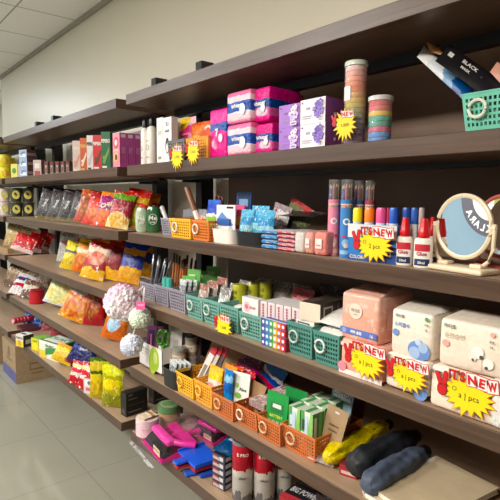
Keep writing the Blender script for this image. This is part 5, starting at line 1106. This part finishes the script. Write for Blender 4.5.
for k, (u, y) in enumerate(((41, 1.01), (52, 1.02), (63, 1.03), (74, 1.05))):
    fbag('black_snack_bag', ('black snack bag with white lettering, leftmost of the four', 'black snack bag with white lettering, second from the left', 'black snack bag with white lettering, third from the left', 'black snack bag beside the red brown bags, rightmost of four')[k], 'C', u, 15, 29, BLKB, y=y, lean=.42, face=.6, roll=.22, t=.045, txt=[('Snack', .0, .5, .09, c('c8c4c0'), 1.3)], grp='black snack bags')
RB = bagmat('redbrown', [(0, 'a83a24'), (.4, '8a3420'), (.75, 'c0562c')], (.5, .4, .4, .25, 'd8904a', '8a3a20', 6), .2, speck=('e8c8a8', 9, .64))
fbag('snack_bag', 'red brown snack bag right of the black snack bags', 'C', 84, 24, 30, RB, y=1.03, lean=.45, face=.6, roll=.25)
fbag('snack_bag', 'bright red snack bag second from the brown one', 'C', 92, 22, 29, bagmat('redsnack', [(0, 'c8342c'), (.5, 'd84838'), (.8, 'b02028')], (.5, .3, .4, .2, 'f0b070', 'c04a30', 6), .18, speck=('f4e0d0', 8, .64)), y=1.0, lean=.45, face=.6, roll=.25)
fbag('snack_bag', 'purple and orange snack bag on the third shelf', 'C', 102, 21, 31, bagmat('purplesnack', [(0, 'd8442c'), (.42, '8a2c6a'), (.62, 'a8387c'), (.85, 'e08a3c')], (.5, .25, .4, .2, 'f09a4a', 'd8502c', 5), .18, speck=('f0e8f0', 7, .64)), y=.995, lean=.45, face=.6, roll=.25, txt=[('CHIP', 0, .6, .13, c('f4e8d0'), .4)])
fbag('snack_bag', 'maroon snack bag with green top and cream bottom', 'C', 115.5, 23, 33, bagmat('greenred', [(0, 'e0cc94'), (.3, 'a02838'), (.6, '8a2434'), (.76, '6a9a34'), (.92, 'b83030')], (.5, .2, .42, .2, 'f4e0b0', 'd8a860', 6), .18, speck=('f0e4d8', 7, .64)), y=.995, lean=.42, face=.6, roll=.25)
fbag('snack_bag', 'red yellow snack bag with green spots beside green bottle', 'C', 130, 24, 35, bagmat('redyellow', [(0, 'e07a2c'), (.3, 'd83a24'), (.62, 'e0a828'), (.78, 'c82c28')], (.5, .3, .4, .25, 'f0b83c', '5a8a2c', 4), .18), y=1.06, lean=.42, face=.6, roll=.25)
fbag('snack_bag', 'dark red snack bag at the back behind the soap bottles', 'C', 146, 22, 30, bagmat('redyellow2', [(0, 'a83a24'), (.5, '8a2420'), (.7, 'c06a2c')], None, .2), y=1.2, lean=.4, face=.6)
# shelf D
RP = bagmat('redpack', [(0, 'd8c0bc'), (.2, 'c02c30'), (.55, 'd83c3c'), (.8, 'a82428')], None, .2, speck=('f0dcd8', 6, .64))
for k, (u, vb, wp) in enumerate(((21, 255, 22), (32, 253.5, 17), (40.5, 251.5, 15))):
    fbag('red_pack', ('red glossy pack at the left end of fourth shelf', 'red glossy pack second of three at the left', 'red glossy pack third of three beside the dark post')[k], 'D', u, wp, 15.5, RP, vb=vb, lean=.6, face=.65, roll=.5, t=.05, grp='red glossy packs')
SC = bagmat('silverclear', [(0, 'b4b2ac'), (.4, '9a9a98'), (.6, 'c8c4c0'), (.85, '8c8a8a')], (.5, .62, .3, .1, 'c04850', 'd8a0a0', 3), .12, speck=('eceae6', 8, .6))
for k, (u, vb, wp, hp) in enumerate(((65, 263, 17, 26), (75, 258, 16, 24), (84, 254, 16, 22))):
    fbag('silver_snack_bag', ('silver clear snack bag left of the yellow bag', 'silver clear snack bag second, behind the yellow bag', 'silver clear snack bag third, at the back')[k], 'D', u, wp, hp, SC, vb=vb, lean=.3, face=.7, roll=.15, grp='silver clear snack bags')
fbag('snack_bag', 'yellow snack bag with black stripe in front of silver bags', 'D', 66.5, 15, 25, bagmat('yellowsnack', [(0, 'd8b830'), (.3, 'e8d020'), (.55, '3a3a48'), (.65, 'e8d838')], None, .18, speck=('4a4a5a', 5, .66)), vb=271, lean=.4, face=.6, roll=.35)
fbag('snack_bag', 'orange and white snack bag right of the yellow bag', 'D', 79.5, 18, 29, bagmat('orangewhite', [(0, 'd87434'), (.3, 'e89048'), (.55, 'e8d4b8'), (.7, 'e08a30'), (.88, 'e8d038')], (.5, .3, .4, .2, 'f0b060', 'c05030', 5), .18), vb=274, lean=.4, face=.6, roll=.3)
fbag('snack_bag', 'orange snack bag lying at the back above the cream bag', 'D', 92, 22, 20, bagmat('orangeback', [(0, 'c8481c'), (.5, 'e0682c'), (.8, 'd85420')], None, .18, speck=('f0c8a0', 8, .64)), vb=262, lean=.3, face=.7)
CRB = bagmat('redcream', [(0, 'e8b020'), (.2, 'f0c030'), (.27, 'a83038'), (.5, 'd89a80'), (.66, 'e8d4c0'), (.84, 'b03a34')], (.5, .55, .35, .18, 'f0dcc4', 'c8503c', 4), .16, speck=('f4ece4', 7, .65))
fbag('snack_bag', 'red and cream snack bag with yellow bottom, front of fourth shelf', 'D', 91, 24, 33, CRB, vb=281.5, lean=.42, face=.6, roll=.32)
MRB = bagmat('maroonyellow', [(0, 'e8a820'), (.2, 'f0b828'), (.28, '8a2028'), (.6, '6a1a24'), (.85, 'a8302c')], None, .16, speck=('d8b8b0', 6, .68))
fbag('snack_bag', 'maroon snack bag with yellow bottom, left of the two', 'D', 108, 20, 33, MRB, vb=281.5, lean=.42, face=.6, roll=.35, grp=None)
fbag('snack_bag', 'maroon snack bag with yellow bottom, right of the two', 'D', 119, 18, 31, MRB, vb=279, lean=.42, face=.6, roll=.35, grp=None)
fbag('snack_bag', 'brown orange snack bag at the back behind maroon bags', 'D', 113, 26, 24, bagmat('brownorange', [(0, '7a3420'), (.4, 'a84a24'), (.7, '5a2018'), (.85, 'c87430')], None, .18, speck=('e0b890', 7, .65)), vb=268, lean=.3, face=.7)
BLY = bagmat('blueyellow', [(0, 'd8941c'), (.28, 'e8ac28'), (.36, '24388c'), (.6, '1c2c78'), (.7, 'c88a34'), (.84, '2a3f98')], (.4, .2, .35, .18, 'f4c440', 'd08a1c', 4), .16)
fbag('snack_bag', 'blue snack bag with yellow bottom beside the bath puffs', 'D', 127, 24, 35, BLY, vb=285, lean=.4, face=.6, roll=.25)
fbag('snack_bag', 'second blue snack bag behind the eyeliner pencils', 'D', 146, 22, 30, BLY, vb=279, lean=.4, face=.6, roll=.25)
# shelf E
fbag('biscuit_pack', 'white red and blue flat pack at the left end of fifth shelf', 'E', 18, 20, 19, bagmat('whitered', [(0, 'd8d4d4'), (.35, 'b0404a'), (.5, 'e0dcdc'), (.65, '3a4a7a'), (.8, 'dcd8da')], None, .2, speck=('b83a48', 8, .62)), vb=298.5, lean=1.0, face=.7, roll=.5, t=.03, cat='pack')
fbag('biscuit_pack', 'brown and white flat pack behind the red cup', 'E', 27, 15, 16, bagmat('brownwhite', [(0, '5a4034'), (.4, 'd0c4b8'), (.7, '6a4a3c')], None, .2, speck=('e8e0d8', 7, .6)), vb=300, lean=.7, face=.7, roll=.3, t=.035, cat='pack')
x, yy, r, h, rz = fp('E', 37, 7.5, 13.5, vb=303); t = thing('red_cup', 'red cup lying beside the white snack bag with potato picture', 'cup', (x, yy, S['E']+.001), rz)
b = MB(); b.lathe([(r*.8, 0), (r, .004), (r*.9, h*.5), (r*.95, h*.88)], c('b81c28', .3), 20); b.build('cup', t); b = MB(); b.lathe([(r*.98, h*.881), (r*.98, h*.96), (r*.9, h), (0, h)], c('9a1420', .3), 20); b.build('lid', t)
fbag('green_pack', 'dark green pack at the back of the fifth shelf', 'E', 50, 18, 15, bagmat('darkgreen', [(0, '3a4a38'), (.5, '56664c'), (.8, '2c3a2c')], None, .2, speck=('a8b0a0', 7, .64)), vb=288, lean=.9, face=.6, t=.03, cat='pack')
fbag('snack_bag', 'white snack bag with blue lettering and potato picture', 'E', 57, 31, 30, bagmat('whitesnack', [(0, 'c8c8d4'), (.1, 'e0dcc8'), (.5, 'd4d8bc'), (.74, 'e4e6da'), (.94, 'd8dcd4')], (.45, .32, .5, .3, 'e8c888', 'd4d8a0', 3.2), .16), vb=309, lean=.5, face=.55, roll=.38, t=.075, txt=[('SNACK', .02, .82, .1, c('24307c'))])
fbag('snack_bag', 'orange snack bag with silver top on the fifth shelf', 'E', 70, 27, 32, bagmat('orangesilver', [(0, 'd88a2c'), (.3, 'e0a04c'), (.6, 'c86030'), (.72, 'c4c0b8'), (.9, '9a9894')], (.5, .38, .45, .3, 'e8b060', 'b8502c', 5), .16, speck=('f0d4a0', 8, .62)), vb=324, lean=.55, face=.55, roll=.5, t=.07)
fbag('snack_bag', 'red snack bag with brown nut picture and silver top', 'E', 93, 21, 35, bagmat('rednut', [(0, 'a01c28'), (.2, 'b83030'), (.6, 'b82838'), (.78, 'c4b8b0'), (.92, '8a6a60')], (.35, .45, .4, .35, 'd0946a', '7a3028', 6), .18), vb=326, lean=.35, face=.65, roll=.1, t=.07)
fbag('snack_bag', 'dark red snack bag right of the nut bag', 'E', 103, 16, 26, bagmat('darkred2', [(0, '8a1c24'), (.5, 'a8242c'), (.8, '6a141c')], None, .18, speck=('d8a8a0', 6, .66)), vb=319, lean=.3, face=.65)
fbag('snack_bag', 'orange snack bag with round pale blue label under bath puffs', 'E', 112, 25, 34, bagmat('orangelabel', [(0, 'c8641c'), (.4, 'd87a28'), (.7, 'b8541c'), (.88, 'e09a50')], (.45, .36, .26, .18, 'c8dcec', '9cc0e0', 2), .16), vb=342, lean=.4, face=.6, roll=.3, t=.07)
# shelf F
for k in range(5):
    x, yy, r, h, rz = fp('F', 12+3.4*k, 3.4, 8, vb=324-.6*k+3); t = thing('candy_roll', 'red candy roll lying in the row at the left end of bottom shelf', 'candy', (x, yy+.05, S['F']+.05), rz*.3, 'red candy rolls')
    b = MB(); b.M = Matrix.Rotation(rad(90), 4, 'X'); b.lathe([(0, -.05), (.02, -.05), (.024, -.046), (.024, .046), (.02, .05), (0, .05)], c('b82c40', .35), 16); b.build('wrapper', t); q = MB(); q.M = Matrix.Rotation(rad(90), 4, 'X'); q.lathe([(.012, .0505), (.018, .0505), (.018, .0515), (.012, .0515)], c('e8a8b0', .4), 16); q.build('end_seal', t)
x, yy, w, h, rz = fp('F', 20, 18, 8, vb=330); carton('tray_box', 'shallow maroon tray box under the red candy rolls', 'box', (x+.02, yy+.06, S['F']+.001), (.16, .14, .024), (c('6a2834'), c('5a2430'), c('4a2028')), rz=0)
for k in range(2): fbag('blue_pack', ('blue glossy pack behind the red candy rolls, left one', 'blue glossy pack behind the red candy rolls, right one')[k], 'F', 31+9*k, 15, 12, bagmat('bluegloss', [(0, '2c4a8a'), (.5, '4a78b8'), (.8, '1c2c5a')], None, .15, speck=('c8d4e8', 7, .64)), vb=324+3*k, lean=.9, t=.03, cat='pack')
for k in range(4): fbag('red_pack', 'dark red pack lying at the back of the bottom shelf', 'F', 48+9*k, 14, 15, bagmat('darkred2', [(0, '8a1c24')]), vb=331+5*k, lean=.8, t=.035, grp='dark red packs at the back of bottom shelf', cat='pack')
x, yy, w, h, rz = fp('F', 17.5, 7.5, 17, vb=346); carton('snack_box', 'white and yellow box at the left end of bottom shelf', 'box', (x+.02, yy+.045, S['F']+.001), (.09, .08, .085), (c('d8d4c4', .4), c('3a2c28', .4), c('e4e2dc', .4)), rz=.3, f=[('r', 0, 1, 0, .5, c('e0cc34')), ('d', .5, .3, .25, c('d89a2c')), ('t', 'CHOCO', .5, .75, .2, BLK)], tp=[('r', .2, .8, .3, .6, c('3a3a34'))], sd=[('r', .2, .8, .25, .6, c('c8c0b8'))])
x, yy, w, h, rz = fp('F', 33, 8, 18, vb=350); carton('snack_box', 'green and yellow box second from the left end of bottom shelf', 'box', (x+.01, yy+.055, S['F']+.001), (.085, .1, .085), (c('d8cc30', .4), c('5aa03c', .4), c('8ab844', .4)), rz=.3, f=[('d', .5, .35, .3, c('e8d820')), ('t', 'CORN', .5, .78, .16, c('2a7a34'))], sd=[('r', .1, .9, .55, .9, c('a8d06a'))])
x, yy, w, h, rz = fp('F', 47, 15, 24, vb=358); carton('snack_box', 'larger green and white box with red emblems on bottom shelf', 'box', (x+.03, yy+.075, S['F']+.001), (.24, .15, .115), (c('e0e2d4', .4), c('1f5a2c', .4), c('2c6a38', .4)), rz=.25, f=[('r', 0, .35, 0, .45, c('e0c43c')), ('p', ((.3, .2), (.9, .5), (.9, .8), (.3, .6)), c('3a8a44')), ('t', 'CRUNKY', .5, .75, .16, c('1f5a2c'))], sd=[('r', .05, .95, .0, .45, c('b8925c')), ('d', .3, .68, .13, c('c83c2c')), ('d', .72, .68, .13, c('c83c2c')), ('d', .3, .68, .06, c('f0d8a0')), ('d', .72, .68, .06, c('f0d8a0'))], tp=[('r', .08, .92, .1, .9, c('dfe6d8')), ('t', 'CRUNKY', .5, .55, .3, c('2c6a38'))])
fbag('yellow_pack', 'yellow pack in the brown tray left of the navy pack', 'F', 60, 22, 15, bagmat('yellowlie', [(0, 'd8b020'), (.5, 'e8cc2c'), (.8, 'd8a01c')], None, .2, speck=('8a4a20', 7, .68)), vb=366, lean=.6, face=.5, roll=.5, t=.05, cat='pack')
fbag('navy_pack', 'navy snack pack with white lettering in the maroon edged tray', 'F', 77, 28, 25, bagmat('navy', [(0, '6a2430'), (.16, '1c2258'), (.5, '28307c'), (.8, '141a44')], None, .16), vb=371, lean=.55, face=.5, roll=.5, t=.06, cat='pack', txt=[('Snack', 0, .6, .1, c('d0d4e8'), .2)])
for k, (u, vb, wp, hp, lab) in enumerate(((75, 386, 16, 20, 'red and white pack in front of the navy pack'), (84, 391, 16, 23, 'red white and yellow pack left of the white box'))):
    fbag('red_pack', lab, 'F', u, wp, hp, bagmat('redwhitey', [(0, 'c02834'), (.35, 'd8d0c8'), (.5, 'c83040'), (.7, 'e0d0a0'), (.85, 'b02c34')], None, .2, speck=('f0ece8', 7, .63)), vb=vb, lean=.4, face=.55, roll=.25, cat='pack')
x, yy, w, h, rz = fp('F', 88, 15, 26, vb=394); carton('snack_box', 'white and pink small box beside the yellow pouches', 'box', (x, yy+.02, S['F']+.001), (.075, .035, .085), (c('d8c8c8', .4), c('b8404c', .4)), rz=.5, f=[('r', .1, .9, .5, .9, c('e8e4e4')), ('r', .2, .8, .2, .4, c('c06a70')), ('d', .5, .72, .15, c('6a6a74'))])
fbag('yellow_pouch', 'slim yellow green pouch left of the large yellow noodle pouch', 'F', 97, 15, 36, bagmat('yelgreen', [(0, 'b8a028'), (.4, 'd8c42c'), (.6, '3a5a28'), (.7, 'd0b828'), (.9, '4a6a2c')], (.5, .3, .3, .2, 'e8d848', 'c89820', 4), .18), vb=399, lean=.08, face=.6, t=.05, cat='pouch')
fbag('yellow_pouch', 'large yellow noodle pouch with smiling print beside black boxes', 'F', 113, 23, 44, bagmat('yelnoodle', [(0, '8a8a30'), (.3, 'b8b038'), (.45, 'd8cc24'), (.6, 'a8a434'), (.72, 'd8d828'), (.92, '9aa030')], (.4, .52, .28, .12, 'f0d820', 'e8c81c', 2), .18, speck=('e8e4a0', 6, .63)), vb=407.5, lean=.08, face=.6, t=.06, cat='pouch')
BB = (c('1c1a18', .4), c('161412', .4), c('24201c', .4))
for k, (u, vb) in enumerate(((126, 412), (144, 402))):
    p = at(u, vb, z=S['F']); carton('black_box', ('black box with fine grey print at the right end of bottom shelf', 'second black box behind the first, under the near unit')[k], 'box', (p.x+.03+.005*k, p.y+.03+.05*k, S['F']+.001), (.05, .12, .115) if k == 0 else (.05, .12, .115), BB, rz=.1, f=[('r', .2, .8, .1, .3, c('4a4640'))], sd=[('r', .1, .7, .15, .2, c('6a6660')), ('r', .1, .85, .45, .48, c('55514a')), ('r', .1, .5, .7, .74, c('6a6660')), ('r', .1, .3, .85, .95, c('5a564e'))], group='black printed boxes')
tt = thing('gift_bag_handle', 'x', 'x', (0, 0, 0)); bpy.data.objects.remove(tt)

# cardboard box on the floor under the middle unit
P1_, P2_ = at(16.5, 384.5, z=0), at(60, 380, z=0)
t = thing('cardboard_box', 'brown cardboard box on the floor under the middle shelving unit', 'cardboard box', (P1_.x-.2, P1_.y+.145, .001), .0)
KR = c('9c8262', .75, var=.1); b = MB(); w_, d_, h_ = .4, .29, .30
b.box(-w_/2, w_/2, -d_/2, d_/2, 0, h_, KR); b.deco([('r', 0, 1, 0, .3, c('5a5a8a', .6)), ('r', .3, .7, .5, .55, c('7a6248')), ('p', ((.4, .6), (.6, .6), (.55, .85), (.45, .85)), c('7a6248'))], w_, h_, FRONT(w_, d_))
b.deco([('r', .35, .75, .3, .5, c('7a6248')), ('r', .38, .72, .34, .46, KR), ('r', .4, .7, .2, .23, c('7a6248')), ('r', .42, .58, .7, .82, c('7a6248'))], d_, h_, SIDE(w_, d_)); b.build('carton', t)
b = MB(); b.box(-w_/2, w_/2, -.024, .024, h_+.0003, h_+.001, c('b89c70', .3)); b.box(w_/2+.0003, w_/2+.001, -.024, .024, h_*.75, h_, c('b89c70', .3)); b.build('packing_tape', t)

# ================================================================== FARTHEST UNIT (left edge)
def yc(lab, u, y, rpx, hpx, n, hx, sh='B'):
    x, yy, r, h, rz = fp(sh, u, rpx, hpx, y=y); h /= n
    for k in range(n):
        t = thing('yellow_can', lab[k], 'can', (x, yy, S[sh]+.001+k*h), rz, 'yellow cans on the farthest unit')
        b = MB(); b.lathe([(r*.96, 0), (r, .003), (r, h-.006), (r*.96, h-.002)], c(hx, .35), 24); b.build('can_body', t)
        l = MB(); l.lathe([(r*.99, h-.0019), (r*.99, h-.0005), (r*.9, h-.001), (0, h-.001)], c('d8c868', .3, .2), 24); l.build('lid', t)
        q = MB(); fn = lambda a, z: -math.sqrt(max(1e-9, r*r-a*a))-.001
        vs_ = [(r*.5*math.cos(2*math.pi*i/14), h*.5+h*.28*math.sin(2*math.pi*i/14)) for i in range(14)]; q.add([(a, fn(a, z), z) for a, z in vs_], [tuple(range(14))], c('d89a20')); q.build('printed_label', t)
yc(['lower yellow can, front stack at the left frame edge', 'upper yellow can, front stack at the left frame edge'], 6.5, 1.1, 6, 25, 2, 'e8d818')
yc(['lower yellow can at the back, behind the front stack', 'upper yellow can at the back, behind the front stack'], 12, 1.22, 4.5, 23, 2, 'e0cc18')
cup(['lower white and red cup noodle at the left frame edge', 'upper white and red cup noodle at the left frame edge'], 'C', 4.5, 1.06, 5.5, 30, 'd8d0cc', 'c04048')
cup(['lower white cup noodle at the back near the left frame edge', 'upper white cup noodle at the back near the left frame edge'], 'C', 10, 1.18, 4, 28, 'd0ccc8', 'b84850')
TANP = bagmat('tansnack', [(0, '9a7a50'), (.3, 'b89a68'), (.6, 'c8b48a'), (.85, '8a6c48')], None, .18, speck=('ece4d0', 7, .62))
for k in range(5):
    fbag('tan_snack_pack', 'tan glossy snack pack in the row on the fourth shelf at left edge', 'D', 4+6.2*k, 9, 24-1.1*k, TANP, y=1.06+.03*k, lean=.35, face=.6, roll=.25, t=.03, grp='tan snack packs, upper row', cat='snack pack')
x, yy, w, h, rz = fp('D', 12, 16, 9, y=1.06); carton('display_tray', 'tan cardboard display tray in front of the tan snack packs', 'tray', (x-.12, 1.03, S['D']+.001), (.26, .04, .04), (c('a08058', .6),))
BRP = bagmat('brownsnack', [(0, '5a4030'), (.3, '7a5a40'), (.6, '9a8468'), (.85, '50382a')], None, .15, speck=('d8ccb8', 8, .62))
for k in range(7):
    fbag('brown_snack_pack', 'brown glossy snack pack in the row on the fifth shelf at left edge', 'E', 2+6.2*k, 9, 20-.6*k, BRP, y=1.04+.025*k, lean=.55, face=.5, roll=.3, t=.03, grp='brown snack packs, lower row', cat='snack pack')
b = MB(); x = at(6, 350, y=1.05).x
t = thing('cardboard_box', 'tan cardboard box on the bottom shelf at the left frame edge', 'cardboard box', (-4.82, YF+.16, .001)); b.box(-.15, .15, -.13, .13, 0, .33, KR); b.deco([('r', .2, .8, .4, .6, c('b89848'))], .26, .33, SIDE(.3, .26)); b.build('carton', t)

# ------------------------------------------------------------------ let everything stand on its shelf, not in it
bpy.context.view_layer.update()
_dg = bpy.context.evaluated_depsgraph_get()
def kids(o):
    r = [o]
    for ch in o.children: r += kids(ch)
    return r
for o in list(C.objects):
    if o.parent or o.get('kind') or o.type in ('CAMERA', 'LIGHT') or o.get('category') in ('price tag', 'bath puff', 'shelf', 'label', 'sign', 'cardboard box', None): continue
    zm = 9
    for q in kids(o):
        if q.type == 'MESH':
            e = q.evaluated_get(_dg); me = e.to_mesh(); mw = q.matrix_world
            zm = min([zm]+[(mw @ v.co).z for v in me.vertices]); e.to_mesh_clear()
    for k in 'ABCDEF':
        if S[k]-.09 < zm < S[k]+.0012: o.location.z += S[k]+.0012-zm
